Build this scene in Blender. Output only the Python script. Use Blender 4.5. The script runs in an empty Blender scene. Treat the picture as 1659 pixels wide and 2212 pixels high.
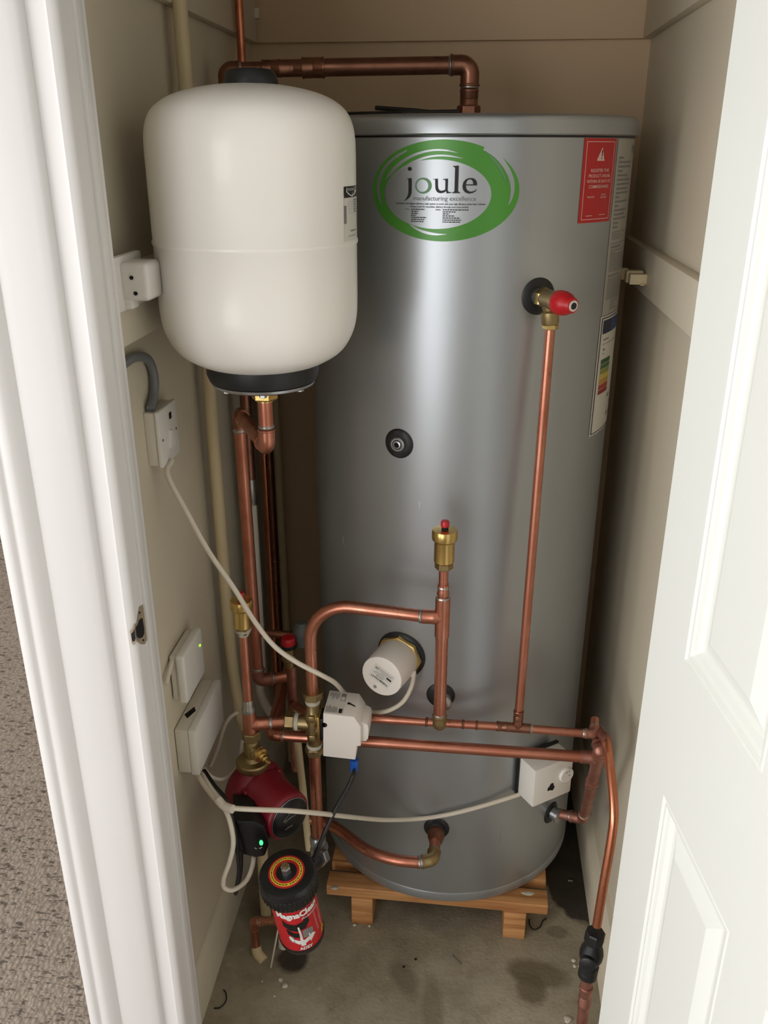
import bpy, bmesh, math, random
from mathutils import Vector, Matrix
random.seed(7)
POW = 43; EXPO = 0.1
SC = bpy.context.scene
COL = SC.collection
V = Vector
PI = math.pi
R_ = math.radians

# ------------------------------------------------------------------ camera
F = 1888.0; PITCH = R_(22.6); YAW = R_(5.9); HC = 1.54
FWD = V((-math.sin(YAW)*math.cos(PITCH), math.cos(YAW)*math.cos(PITCH), -math.sin(PITCH)))
RGT = V((math.cos(YAW), math.sin(YAW), 0))
UPV = RGT.cross(FWD)
EYE = V((0, 0, HC))
cam_d = bpy.data.cameras.new('camera'); cam = bpy.data.objects.new('camera', cam_d); COL.objects.link(cam)
cam.location = EYE
cam.rotation_euler = Matrix((RGT, UPV, -FWD)).transposed().to_euler()
cam_d.sensor_fit = 'VERTICAL'; cam_d.sensor_height = 36; cam_d.lens = F/2212*36
cam_d.clip_start = 0.02
SC.camera = cam

# survey helpers: a sighting taken in the photograph is turned into a place on a real plane or surface
def ray(u, v): return FWD + RGT*((u-829.5)/F) - UPV*((v-1106)/F)
def PY(u, v, Y): d = ray(u, v); return EYE + d*(Y/d.y)
def PX(u, v, X): d = ray(u, v); return EYE + d*(X/d.x)
def PZ(u, v, Z): d = ray(u, v); return EYE + d*((Z-HC)/d.z)

CR = 0.2780; CC = V((-0.0245, 1.6454)); CZ0 = 0.0975; CZ1 = 1.584
XL, XR, YB = -.479, .321, 1.98
def CY(u, v, off=0):
    d = ray(u, v); a = d.x**2+d.y**2; b = -2*(d.x*CC.x+d.y*CC.y); c = CC.length_squared-(CR+off)**2
    t = (-b-math.sqrt(b*b-4*a*c))/(2*a); return EYE+d*t
def cyn(p): return V((p.x-CC.x, p.y-CC.y, 0)).normalized()
def onc(th, z, off=0):       # angle measured from straight towards the door, positive to the right
    return V((CC.x+(CR+off)*math.sin(th), CC.y-(CR+off)*math.cos(th), z))
def cth(p): return math.atan2(p.x-CC.x, -(p.y-CC.y))

# ------------------------------------------------------------------ materials
def s2l(c):
    return tuple(((x/255)/12.92 if x/255 <= .04045 else ((x/255+.055)/1.055)**2.4) for x in c)
class NT:
    def __init__(s, name):
        s.m = bpy.data.materials.new(name); s.m.use_nodes = True; s.t = s.m.node_tree; s.n = s.t.nodes; s.l = s.t.links
        s.b = s.n['Principled BSDF']
    def new(s, ty, **k):
        n = s.n.new(ty)
        for a, b in k.items():
            if a in n.inputs: n.inputs[a].default_value = b
            else: setattr(n, a, b)
        return n
    def coords(s, scale=(1, 1, 1), loc=(0, 0, 0), kind='Object'):
        tc = s.new('ShaderNodeTexCoord'); mp = s.new('ShaderNodeMapping')
        mp.inputs['Scale'].default_value = scale; mp.inputs['Location'].default_value = loc
        s.l.new(tc.outputs[kind], mp.inputs['Vector']); return mp.outputs['Vector']
    def noise(s, vec, scale=5, detail=4, rough=.55):
        n = s.new('ShaderNodeTexNoise'); n.inputs['Scale'].default_value = scale
        n.inputs['Detail'].default_value = detail; n.inputs['Roughness'].default_value = rough
        s.l.new(vec, n.inputs['Vector']); return n.outputs['Fac']
    def ramp(s, fac, a, b, lo=0., hi=1.):
        n = s.new('ShaderNodeMapRange'); n.inputs['From Min'].default_value = a; n.inputs['From Max'].default_value = b
        n.inputs['To Min'].default_value = lo; n.inputs['To Max'].default_value = hi
        s.l.new(fac, n.inputs['Value']); return n.outputs['Result']
    def mix(s, fac, a, b):
        n = s.new('ShaderNodeMix', data_type='RGBA')
        for i, x in ((0, fac), (6, a), (7, b)):
            if hasattr(x, 'node'): s.l.new(x, n.inputs[i])
            elif i == 0: n.inputs[0].default_value = x
            else: n.inputs[i].default_value = (*x[:3], 1)
        return n.outputs[2]
    def math(s, op, a, b=0.):
        n = s.new('ShaderNodeMath', operation=op)
        for i, x in ((0, a), (1, b)):
            if hasattr(x, 'node'): s.l.new(x, n.inputs[i])
            else: n.inputs[i].default_value = x
        return n.outputs[0]
    def bump(s, h, strength=.2, dist=.01):
        n = s.new('ShaderNodeBump'); n.inputs['Strength'].default_value = strength; n.inputs['Distance'].default_value = dist
        s.l.new(h, n.inputs['Height']); s.l.new(n.outputs['Normal'], s.b.inputs['Normal'])
    def set(s, **k):
        for a, x in k.items():
            i = s.b.inputs[a.replace('_', ' ')]
            if hasattr(x, 'node'): s.l.new(x, i)
            elif isinstance(x, (tuple, list)): i.default_value = (*x[:3], 1)
            else: i.default_value = x
        return s.m
def plain(name, rgb, rough=.5, metal=0., var=.06, scale=30, bump=0., coat=0., aniso=0.):
    t = NT(name); c = s2l(rgb); vec = t.coords()
    f = t.noise(vec, scale, 3)
    t.set(Base_Color=t.mix(f, tuple(x*(1-var) for x in c), tuple(min(1, x*(1+var)) for x in c)), Roughness=rough, Metallic=metal)
    if bump: t.bump(t.noise(vec, scale*6, 3), bump, .002)
    if coat: t.set(Coat_Weight=coat)
    return t.m
def emit(name, rgb, st):
    t = NT(name); t.set(Base_Color=s2l(rgb), Emission_Color=s2l(rgb), Emission_Strength=st); return t.m
def painted(name, rgb, rough=.6, bump=.12):
    t = NT(name); c = s2l(rgb); vec = t.coords()
    f = t.noise(vec, 3, 5); g = t.noise(vec, 40, 3)
    sc = t.ramp(t.noise(t.coords((1, 1, .25)), 9, 6, .7), .66, .8)
    col = t.mix(f, tuple(x*.95 for x in c), tuple(min(1, x*1.04) for x in c))
    col = t.mix(t.math('MULTIPLY', sc, .25), col, tuple(x*.7 for x in c))
    t.set(Base_Color=col, Roughness=rough); t.bump(g, bump, .004); return t.m
def coppermat(name, rgb, rgb2, dark, rough=.3, amt=.62):
    t = NT(name); vec = t.coords()
    a = t.noise(vec, 16, 5, .6); b = t.noise(t.coords((1, 1, .5)), 45, 5, .65)
    col = t.mix(t.ramp(a, .35, .65), s2l(rgb), s2l(rgb2))
    col = t.mix(t.ramp(b, amt, amt+.12, 0, .8), col, s2l(dark))
    t.set(Base_Color=col, Metallic=.93, Roughness=t.ramp(a, .3, .7, rough-.07, rough+.14)); t.bump(b, .05, .002)
    return t.m
M = {}
M['wall'] = painted('cream_wall_paint', (216, 205, 182), .72)
M['wallw'] = painted('back_wall_paint_bounce_tint', (214, 187, 153), .7)  # cream paint with warm light bounced inside the cupboard mixed into its colour
M['batten'] = painted('cream_batten_paint', (218, 208, 186), .55, .2)
M['gloss'] = plain('white_gloss_paint', (224, 221, 219), .45, 0, .015, 6, .03, .05)
M['door'] = plain('door_satin_white', (238, 240, 234), .42, 0, .012, 5, .04)
M['roomwall'] = painted('room_wall_paint', (214, 212, 206), .8)
M['vessel'] = plain('white_enamel', (247, 243, 236), .34, 0, .012, 5, 0, .12)
M['whiteplastic'] = plain('white_plastic', (232, 228, 220), .38, 0, .02, 20)
M['headplastic'] = plain('actuator_white_plastic', (238, 230, 222), .42, 0, .015, 20)
M['dusty'] = painted('dusty_white_plastic', (222, 214, 200), .5, .05)
M['cable'] = plain('white_cable_sheath', (218, 208, 190), .45, 0, .06, 25)
M['cream'] = plain('cream_plastic_pipe', (216, 198, 158), .45, 0, .07, 14)
M['greypipe'] = plain('grey_plastic_conduit', (122, 124, 126), .4)
M['black'] = plain('black_rubber', (26, 27, 28), .45, 0, .2, 40)
M['blackp'] = plain('black_plastic', (20, 21, 22), .3, 0, .1, 30)
M['hole'] = plain('dark_cavity', (14, 11, 9), .9)
M['brass'] = plain('brass', (206, 176, 110), .27, .95, .16, 40, .05)
M['brassd'] = coppermat('dull_brass', (170, 150, 108), (148, 128, 90), (100, 86, 60), .38, .6)
M['solder'] = coppermat('solder_silver', (190, 184, 178), (150, 142, 134), (96, 88, 80), .3, .6)
M['ptfe'] = plain('white_jointing_paste', (200, 194, 178), .7, 0, .15, 80, .2)
M['zinc'] = plain('zinc_plate', (176, 178, 180), .3, .9, .12, 40)
M['copper'] = coppermat('copper_pipe', (204, 140, 117), (182, 116, 94), (108, 70, 56), .3, .64)
M['copperd'] = coppermat('tarnished_copper', (156, 110, 90), (132, 90, 72), (86, 62, 52), .33, .58)
M['copperold'] = coppermat('pink_oxidised_copper', (186, 136, 120), (160, 110, 96), (108, 76, 66), .48, .56)
M['copperbright'] = coppermat('bright_copper', (212, 140, 108), (190, 116, 86), (132, 82, 62), .28, .66)
M['red'] = plain('red_plastic', (190, 26, 34), .35, 0, .08, 30)
M['pump'] = plain('pump_red_paint', (124, 18, 34), .38, 0, .12, 30, .05)
M['filter_red'] = plain('filter_red_label', (196, 30, 38), .35, 0, .05, 20)
M['yellow'] = plain('warning_yellow', (226, 196, 56), .45)
M['label'] = plain('label_white', (222, 218, 210), .4, 0, .02)
M['labelg'] = plain('label_silver_grey', (178, 174, 164), .45, .2, .03)
M['ink'] = plain('black_ink', (16, 14, 14), .5)
M['inkg'] = plain('grey_ink', (128, 126, 124), .5)
M['inkl'] = plain('pale_ink', (226, 190, 182), .5)
M['inkw'] = plain('white_ink', (232, 228, 224), .45)
M['redlab'] = plain('red_label', (186, 34, 36), .38, 0, .03)
M['green'] = plain('logo_green', (78, 150, 52), .32, .1, .04, 20)
M['greeno'] = plain('logo_pale_green', (96, 146, 96), .4, .1)
M['blue'] = plain('blue_cable_gland', (30, 92, 190), .4)
M['led'] = emit('green_led', (60, 255, 120), 2.2)
M['led2'] = emit('lime_led', (150, 255, 40), 2.0)
for nm, c in (('eA', (40, 92, 52)), ('eB', (62, 110, 60)), ('eC', (150, 150, 60)), ('eD', (214, 190, 70)), ('eE', (200, 150, 50)), ('eF', (176, 50, 36)), ('eG', (150, 34, 30)), ('eblue', (38, 70, 120)), ('enavy', (22, 34, 62))):
    M[nm] = plain('label_'+nm, c, .45)

def cylmat():
    t = NT('silver_painted_steel'); v = t.coords((1, 1, 1))
    brushed = t.noise(t.coords((1, 1, 60)), 4, 4); soft = t.noise(t.coords((1, 1, .2)), 5, 3); scr = t.ramp(t.noise(t.coords((1, 1, .35)), 60, 2, .4), .80, .82)
    col = t.mix(soft, s2l((168, 172, 176)), s2l((180, 184, 187)))
    col = t.mix(t.math('MULTIPLY', scr, .5), col, s2l((214, 212, 208)))
    t.set(Base_Color=col, Metallic=.8, Roughness=t.ramp(soft, .3, .7, .33, .38)); return t.m
M['cyl'] = cylmat()
def vesmark():
    return M['vessel']
def woodmat():
    t = NT('pine_wood'); vec = t.coords((1.2, 22, 22)); g = t.noise(vec, 3.5, 5, .6); k = t.noise(t.coords(), 9, 4)
    col = t.mix(t.ramp(g, .35, .68), s2l((206, 152, 98)), s2l((160, 104, 58)))
    col = t.mix(t.ramp(k, .62, .8, 0, .5), col, s2l((120, 76, 44)))
    t.set(Base_Color=col, Roughness=.6); t.bump(g, .1, .003); return t.m
M['wood'] = woodmat()
def floormat(stains):
    t = NT('stained_concrete'); vec = t.coords()
    a = t.noise(vec, 2.4, 6, .6); b = t.noise(vec, 14, 6, .65); c = t.noise(vec, 120, 3)
    col = t.mix(t.ramp(a, .35, .65), s2l((146, 138, 118)), s2l((178, 168, 146)))
    col = t.mix(t.ramp(b, .42, .7, 0, .6), col, s2l((126, 112, 90)))
    col = t.mix(t.ramp(t.noise(vec, 7, 8, .75), .62, .72, 0, .55), col, s2l((84, 70, 54)))
    col = t.mix(t.ramp(t.noise(t.coords(loc=(3, 1, 0)), 26, 4), .68, .72, 0, .5), col, s2l((188, 178, 156)))
    for (x, y, rx, ry, rot, colr, am, hard) in stains:
        tc = t.new('ShaderNodeTexCoord'); mp = t.new('ShaderNodeMapping'); mp.vector_type = 'TEXTURE'
        mp.inputs['Location'].default_value = (x, y, 0); mp.inputs['Rotation'].default_value = (0, 0, rot); mp.inputs['Scale'].default_value = (rx, ry, 1)
        t.l.new(tc.outputs['Object'], mp.inputs['Vector'])
        L = t.new('ShaderNodeVectorMath', operation='LENGTH'); t.l.new(mp.outputs['Vector'], L.inputs[0])
        d = t.math('ADD', L.outputs['Value'], t.math('MULTIPLY', t.math('SUBTRACT', t.noise(vec, 12, 4), .5), .9 if hard > .15 else .3))
        col = t.mix(t.ramp(d, 1.0, 1.0-hard, 0, am), col, s2l(colr))
    t.set(Base_Color=col, Roughness=t.ramp(b, .3, .7, .55, .85)); t.bump(t.math('ADD', b, t.math('MULTIPLY', c, .4)), .25, .01); return t.m
def carpetmat():
    t = NT('loop_pile_carpet'); vec = t.coords((1, .62, 1))
    vo = t.new('ShaderNodeTexVoronoi'); vo.inputs['Scale'].default_value = 120; vo.inputs['Randomness'].default_value = 1; t.l.new(vec, vo.inputs['Vector'])
    n = t.noise(t.coords((.6, 1.25, 1)), 95, 2, .5); big = t.noise(vec, 3, 3)
    col = t.mix(t.ramp(vo.outputs['Distance'], .15, .75), s2l((160, 147, 135)), s2l((128, 116, 105)))
    col = t.mix(t.ramp(n, .59, .65, 0, .85), col, s2l((54, 43, 36)))
    col = t.mix(t.ramp(big, .3, .7, 0, .18), col, s2l((196, 184, 170)))
    t.set(Base_Color=col, Roughness=.95)
    h = t.math('SUBTRACT', t.ramp(vo.outputs['Distance'], 0, .8, 1, 0), t.ramp(n, .5, .68, 0, .9)); t.bump(h, .5, .010); return t.m
M['carpet'] = carpetmat()

# ------------------------------------------------------------------ mesh builder
def frame(o, z, x=None):
    z = V(z).normalized()
    if x is None: x = V((0, 0, 1)).cross(z) if abs(z.z) < .95 else V((1, 0, 0))
    x = V(x); x = (x - z*x.dot(z)).normalized(); y = z.cross(x)
    m = Matrix((x, y, z)).transposed().to_4x4(); m.translation = V(o); return m
class MB:
    def __init__(s): s.v = []; s.f = []
    def add(s, vs, fs, m=None):
        o = len(s.v); s.v += [(m @ V(p)) if m else V(p) for p in vs]; s.f += [tuple(i+o for i in f) for f in fs]; return s
    def box(s, a, b, m=None, bev=0, seg=2):
        a = V(a); b = V(b)
        bm = bmesh.new(); bmesh.ops.create_cube(bm, size=1)
        for w in bm.verts: w.co = V(((a[i]+b[i])/2 + w.co[i]*(b[i]-a[i]) for i in range(3)))
        if bev: bmesh.ops.bevel(bm, geom=bm.edges[:], offset=bev, segments=seg, profile=.5, affect='EDGES', clamp_overlap=True)
        bm.verts.index_update(); s.add([w.co.copy() for w in bm.verts], [[w.index for w in f.verts] for f in bm.faces], m); bm.free(); return s
    def lathe(s, prof, m=None, n=40, a0=0, a1=2*PI, cap=True):   # profile of (radius, height), axis z
        full = abs(a1-a0-2*PI) < 1e-6; k = n if full else n+1
        vs = []; fs = []
        for (r, h) in prof:
            for i in range(k):
                a = a0+(a1-a0)*i/n; vs.append((r*math.cos(a), r*math.sin(a), h))
        for j in range(len(prof)-1):
            for i in range(n):
                i2 = (i+1) % k if full else i+1
                fs.append((j*k+i, j*k+i2, (j+1)*k+i2, (j+1)*k+i))
        if full and cap:
            if prof[0][0] > 1e-6: fs.append(tuple(range(k-1, -1, -1)))
            if prof[-1][0] > 1e-6: fs.append(tuple((len(prof)-1)*k+i for i in range(k)))
        return s.add(vs, fs, m)
    def hexa(s, r, h0, h1, m, n=6, ch=.12):
        c = (h1-h0)*ch
        return s.lathe([(r*.9, h0), (r, h0+c), (r, h1-c), (r*.9, h1)], m, n)
    def tube(s, pts, r, n=20, cap=True, rr=None):
        pts = [V(p) for p in pts]; T = []
        for i in range(len(pts)):
            a = pts[max(0, i-1)]; b = pts[min(len(pts)-1, i+1)]; T.append((b-a).normalized())
        x = T[0].orthogonal().normalized(); vs = []
        for i, p in enumerate(pts):
            x = (x - T[i]*x.dot(T[i])).normalized(); y = T[i].cross(x); q = rr[i] if rr else r
            for k in range(n):
                a = 2*PI*k/n; vs.append(p + x*(q*math.cos(a)) + y*(q*math.sin(a)))
        fs = []
        for i in range(len(pts)-1):
            for k in range(n):
                fs.append((i*n+k, i*n+(k+1) % n, (i+1)*n+(k+1) % n, (i+1)*n+k))
        if cap: fs.append(tuple(range(n-1, -1, -1))); fs.append(tuple((len(pts)-1)*n+k for k in range(n)))
        return s.add(vs, fs)
    def prism(s, poly, h0, h1, m=None):
        n = len(poly); vs = [(x, y, h0) for x, y in poly]+[(x, y, h1) for x, y in poly]
        ar = sum(poly[i][0]*poly[(i+1) % n][1]-poly[(i+1) % n][0]*poly[i][1] for i in range(n))
        fs = [tuple(range(n-1, -1, -1)), tuple(range(n, 2*n))]+[(i, (i+1) % n, n+(i+1) % n, n+i) for i in range(n)]
        if ar < 0: fs = [tuple(reversed(f)) for f in fs]
        return s.add(vs, fs, m)
    def sphere(s, c, r, n=12, sc=(1, 1, 1)):
        prof = [(r*math.sin(PI*i/n)*1, -r*math.cos(PI*i/n)) for i in range(n+1)]
        prof[0] = (0, -r); prof[-1] = (0, r)
        m = Matrix.Translation(V(c)) @ Matrix.Diagonal((*sc, 1)); return s.lathe([(max(a, 1e-5), b) for a, b in prof], m, n*2)
    def build(s, name, mat, parent=None, sharp=38, smooth=True):
        me = bpy.data.meshes.new(name); me.from_pydata([tuple(p) for p in s.v], [], s.f); me.validate(); me.update()
        if smooth:
            me.polygons.foreach_set('use_smooth', [True]*len(me.polygons)); me.set_sharp_from_angle(angle=R_(sharp))
        me.materials.append(M[mat] if isinstance(mat, str) else mat)
        o = bpy.data.objects.new(name, me); COL.objects.link(o)
        if parent is not None: attach(o, parent)
        return o
def attach(o, parent):
    o.parent = parent
    w = Matrix.Translation(parent.location) if parent.parent is None else Matrix.Translation(WLOC.get(parent.name, V((0, 0, 0))))
    o.matrix_parent_inverse = w.inverted()
WLOC = {}
def tag(o, label=None, cat=None, group=None, kind=None):
    for k, x in (('label', label), ('category', cat), ('group', group), ('kind', kind)):
        if x: o[k] = x
    return o
def thing(name, loc, label, cat, group=None):
    o = bpy.data.objects.new(name, None); COL.objects.link(o); o.location = V(loc); o.empty_display_size = .02
    return tag(o, label, cat, group)
def lab(o, s): o['label'] = s; return o

def sprof(prof, n=4):      # rounder lathe profile
    return [(max(p.x, 1e-4), p.y) for p in smoothline([V((a, b, 0)) for a, b in prof], n)]
def fillet(pts, rad, n=10):
    pts = [V(p) for p in pts]; out = [pts[0]]
    for i in range(1, len(pts)-1):
        r = rad[i-1] if isinstance(rad, (list, tuple)) else rad
        a = (pts[i-1]-pts[i]); b = (pts[i+1]-pts[i]); la, lb = a.length, b.length; a.normalize(); b.normalize()
        ang = a.angle(b)
        if abs(ang-PI) < .02 or r <= 0: out.append(pts[i]); continue
        t = min(r/math.tan(ang/2), la*.49, lb*.49); rr = t*math.tan(ang/2)
        c = pts[i] + (a+b).normalized()*(rr/math.sin(ang/2)); p0 = pts[i]+a*t; p1 = pts[i]+b*t
        u = (p0-c); w = (p1-c); tot = u.angle(w)
        for k in range(n+1):
            s_ = k/n; out.append(c + (u*math.sin((1-s_)*tot)+w*math.sin(s_*tot))/math.sin(tot))
    out.append(pts[-1]); return out
def smoothline(pts, n=8):        # Catmull-Rom
    pts = [V(p) for p in pts]; P = [pts[0]*2-pts[1]]+pts+[pts[-1]*2-pts[-2]]; out = []
    for i in range(1, len(P)-2):
        for k in range(n):
            t = k/n; a, b, c, d = P[i-1], P[i], P[i+1], P[i+2]
            out.append(.5*((2*b)+(c-a)*t+(2*a-5*b+4*c-d)*t*t+(3*b-a-3*c+d)*t**3))
    out.append(P[-2]); return out

def pipe(parent, pts, r, mat='copper', rad=0, n=22):
    return MB().tube(fillet(pts, rad) if rad else pts, r, n).build('pipe', mat, parent)
def elbow(parent, a, p, b, r, mat='copper', L=None, rings=True, name='elbow'):
    a, p, b = V(a), V(p), V(b); L = L or r*2.9
    d1 = (a-p).normalized(); d2 = (b-p).normalized()
    pts = fillet([p+d1*L, p, p+d2*L], r*1.45, 12)
    mb = MB().tube(pts, r*1.14, 22)
    for q, d in ((pts[0], d1), (pts[-1], d2)): mb.lathe([(r*1.2, -.0022), (r*1.25, -.001), (r*1.25, .001), (r*1.12, .0022)], frame(q-d*.001, d), 22)
    o = mb.build(name, mat, parent)
    if rings: ring(parent, p+d1*(L+.002), d1, r); ring(parent, p+d2*(L+.002), d2, r)
    return o
def ring(parent, p, d, r, mat='solder', w=.003, k=1.12):
    return MB().lathe([(r*1.0, -w), (r*k, -w*.4), (r*k, w*.3), (r*1.0, w)], frame(p, d), 22).build('solder_ring', mat, parent)
def sleeve(parent, p, d, r, L, mat='copper', name='coupling', k=1.14):
    rr = r*k
    return MB().lathe([(rr, -L/2), (rr*1.05, -L/2+.001), (rr*1.05, -L/2+.003), (rr, -L/2+.0045), (rr, -.001), (rr*.96, 0), (rr, .001), (rr, L/2-.0045), (rr*1.05, L/2-.003), (rr*1.05, L/2-.001), (rr, L/2)], frame(p, d), 24).build(name, mat, parent)
def tee(parent, p, d, b, r, mat='copper', L=None, br=None):
    p = V(p); d = V(d).normalized(); b = V(b).normalized(); L = L or r*2.6; br = br or r
    mb = MB(); mb.tube([p-d*L, p-d*(L-.001), p, p+d*(L-.001), p+d*L], r*1.14, 24)
    mb.tube([p, p+b*r*1.0, p+b*r*1.2, p+b*(r*1.5), p+b*(r*1.2+br*1.9)], 0, 24, True, [r*1.13, r*1.13, (r+br)*.6, br*1.14, br*1.14])
    return mb.build('tee', mat, parent)
def hexnut(parent, p, d, r, h, mat='brassd', name='nut', lbl=None):
    o = MB().hexa(r, -h/2, h/2, frame(p, d)).build(name, mat, parent, 20)
    if lbl: lab(o, lbl)
    return o

# text and flat artwork mapped onto a surface
def textmesh(body, size, bold=0., align='LEFT', shear=0.):
    cu = bpy.data.curves.new('t', 'FONT'); cu.body = body; cu.size = size; cu.offset = bold*size; cu.align_x = align; cu.shear = shear; cu.resolution_u = 2
    ob = bpy.data.objects.new('t', cu); COL.objects.link(ob); dg = bpy.context.evaluated_depsgraph_get(); dg.update()
    me = bpy.data.meshes.new_from_object(ob.evaluated_get(dg)); vs = [(w.co.x, w.co.y) for w in me.vertices]; fs = [tuple(p.vertices) for p in me.polygons]
    bpy.data.objects.remove(ob); bpy.data.curves.remove(cu); bpy.data.meshes.remove(me); return vs, fs
def textw(vs): xs = [a for a, b in vs]; return (min(xs), max(xs)) if xs else (0, 1)
class Art:
    "flat artwork: collects polygons in label coordinates, maps them with fn(x, y, lift)"
    def __init__(s, fn): s.fn = fn; s.v = []; s.f = []
    def poly(s, pts, lift=0.0004):
        o = len(s.v); s.v += [s.fn(x, y, lift) for x, y in pts]; s.f.append(tuple(range(o, o+len(pts)))); return s
    def quad_grid(s, x0, y0, x1, y1, nx=1, ny=1, lift=.0004):
        o = len(s.v)
        for j in range(ny+1):
            for i in range(nx+1): s.v.append(s.fn(x0+(x1-x0)*i/nx, y0+(y1-y0)*j/ny, lift))
        for j in range(ny):
            for i in range(nx):
                a = o+j*(nx+1)+i; s.f.append((a, a+1, a+nx+2, a+nx+1))
        return s
    def band(s, A, B, lift=.0004, close=False, m=1):
        if m > 1:
            for k in range(m):
                L = lambda t: [(a[0]+(b[0]-a[0])*t, a[1]+(b[1]-a[1])*t) for a, b in zip(A, B)]
                s.band(L(k/m), L((k+1)/m), lift)
            return s
        o = len(s.v); n = len(A); s.v += [s.fn(x, y, lift) for x, y in A]+[s.fn(x, y, lift) for x, y in B]
        for i in range(n if close else n-1):
            j = (i+1) % n; s.f.append((o+i, o+j, o+n+j, o+n+i))
        return s
    def text(s, body, x, y, size, bold=0., align='LEFT', width=None, rot=0., lift=.0006, shear=0., flip=1):
        vs, fs = textmesh(body, size, bold, align, shear); a, b = textw(vs); k = (width/(b-a)) if width else 1
        c, sn = math.cos(rot), math.sin(rot); o = len(s.v)
        for (p, q) in vs: p *= k; q *= flip; s.v.append(s.fn(x+p*c-q*sn, y+p*sn+q*c, lift))
        s.f += [tuple(i+o for i in f) for f in fs]; return s
    def build(s, name, mat, parent):
        m = MB(); m.v = s.v; m.f = s.f; return m.build(name, mat, parent, smooth=False)

#==PART2==
# ------------------------------------------------------------------ the setting
def struct(name, mb, mat, parent=None, label=None, **k):
    o = mb.build(name, mat, parent, **k)
    if parent is None: o['kind'] = 'structure'
    if label: o['label'] = label
    return o
CEIL = 2.42
sa_, sb_ = PZ(633, 2072, 0), PZ(1165, 2105, 0)
stains = [(sa_.x, sa_.y, .036, .040, .2, (40, 30, 22), .9, .3),      # dark damp ring under the filter
          (sb_.x, sb_.y, .070, .038, -.15, (104, 94, 72), .8, .35), (sb_.x-.015, sb_.y-.035, .035, .045, .4, (104, 94, 72), .8, .35),
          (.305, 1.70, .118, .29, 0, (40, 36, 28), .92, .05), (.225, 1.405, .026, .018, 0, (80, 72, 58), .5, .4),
          (-.05, 1.62, .36, .26, 0, (92, 84, 66), .5, .4), (-.40, 1.40, .06, .16, .3, (74, 62, 46), .6, .5),
          (-.09, 1.26, .03, .06, .6, (104, 90, 68), .6, .5), (-.03, 1.20, .025, .09, .1, (106, 92, 70), .5, .5)]
struct('floor', MB().box((XL-.02, 1.0, -.05), (XR+.02, YB+.02, 0)), floormat(stains), label='bare stained concrete floor of the cupboard')
cp = MB().box((-2.7, -2.7, -.05), (1.7, .999, .004)).box((-2.7, .999, -.05), (-.57, 3.8, .004)).build('carpet', 'carpet')
tag(cp, 'beige brown flecked loop pile carpet outside the cupboard', 'carpet', None, 'stuff')
struct('wall_back', MB().box((XL-.1, YB, 0), (XR+.1, YB+.08, CEIL)), 'wallw')
struct('wall_left', MB().box((XL-.08, 1.0, 0), (XL, YB+.01, CEIL)), 'wall')
struct('wall_right', MB().box((XR, 1.0, 0), (XR+.08, YB+.01, CEIL)), 'wall')
struct('ceiling', MB().box((-2.7, -2.7, CEIL), (1.7, 3.8, CEIL+.06)), 'roomwall')
# battens that used to carry shelves: upper ring and middle ring
B1, B2, B3, B4 = 1.737, 1.90, 1.297, 1.374
struct('trim_1', MB().box((XL, 1.963, B1), (XR, YB, B2), None, .0015), 'wallw', label='upper shelf batten across the back wall')
struct('trim_2', MB().box((XL, 1.03, B1), (XL+.018, 1.962, B2), None, .0015), 'batten', label='upper shelf batten on the left wall')
struct('trim_3', MB().box((XR-.018, 1.03, B1), (XR, 1.962, B2), None, .0015), 'batten', label='upper shelf batten on the right wall')
struct('trim_4', MB().box((XL, 1.03, B3), (XL+.02, 1.962, B4+.022), None, .0015), 'batten', label='middle shelf batten on the left wall behind the white vessel')
struct('trim_5', MB().box((XR-.02, 1.03, B3-.002), (XR, 1.962, B4-.002), None, .0015), 'batten', label='middle shelf batten on the right wall with rough top edge')
struct('trim_6', MB().box((XL, 1.963, B3), (XR, YB, B4), None, .0015), 'wallw', label='middle shelf batten across the back wall')
# baseboards
prof = [(0, 0), (.0145, 0), (.0145, .098), (.012, .106), (.008, .112), (.0055, .121), (0, .123)]
mb = MB(); mL = Matrix(((1, 0, 0, XL), (0, 0, 1, 0), (0, 1, 0, 0), (0, 0, 0, 1)))
mb.prism(prof, 1.03, YB, mL); struct('baseboard_left', mb, 'batten', label='cream skirting board along the left wall')
mb = MB(); mb.prism([(-x*1.7, y) for x, y in prof], 1.03, YB, Matrix(((1, 0, 0, XR), (0, 0, 1, 0), (0, 1, 0, 0), (0, 0, 0, 1))))
struct('baseboard_right', mb, 'wall', label='skirting board along the right wall')
# door frame: left architrave and lining, right jamb, head
arch = [(-.576, .985), (-.576, .939), (-.573, .932), (-.566, .929), (-.5575, .929), (-.555, .9315), (-.5515, .9315), (-.547, .929), (-.538, .9305), (-.530, .935), (-.5235, .9405), (-.519, .9395), (-.508, .939), (-.490, .9395), (-.474, .9420), (-.464, .9435), (-.4585, .9460), (-.4565, .951), (-.4565, .985)]
struct('trim_7', MB().prism(arch, 0, 2.06), 'gloss', label='moulded white architrave left of the cupboard', sharp=50)
lin = [(-.5, .9515), (-.4605, .9515), (-.4375, .9515), (-.4340, .9502), (-.4305, .9510), (-.4265, .9525), (-.4245, .9545), (-.4235, .9570), (-.4235, .9852), (-.4210, .9855), (-.4192, .9868), (-.4190, .9885), (-.4190, 1.0030), (-.4198, 1.0045), (-.4235, 1.0055), (-.4235, 1.0205), (-.4245, 1.022), (-.5, 1.022)]
struct('trim_8', MB().prism(lin, 0, 2.0), 'gloss', label='white door lining with rebate and stop on the left', sharp=30)
XJ = .27
rj = [(.34, .9515), (.2725, .9515), (XJ, .954), (XJ, .985), (.258, .985), (.258, 1.028), (XJ, 1.028), (XJ, 1.062), (.34, 1.062)]
struct('trim_9', MB().prism(rj, 0, 2.0), 'gloss', label='white door lining behind the open door')
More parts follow.
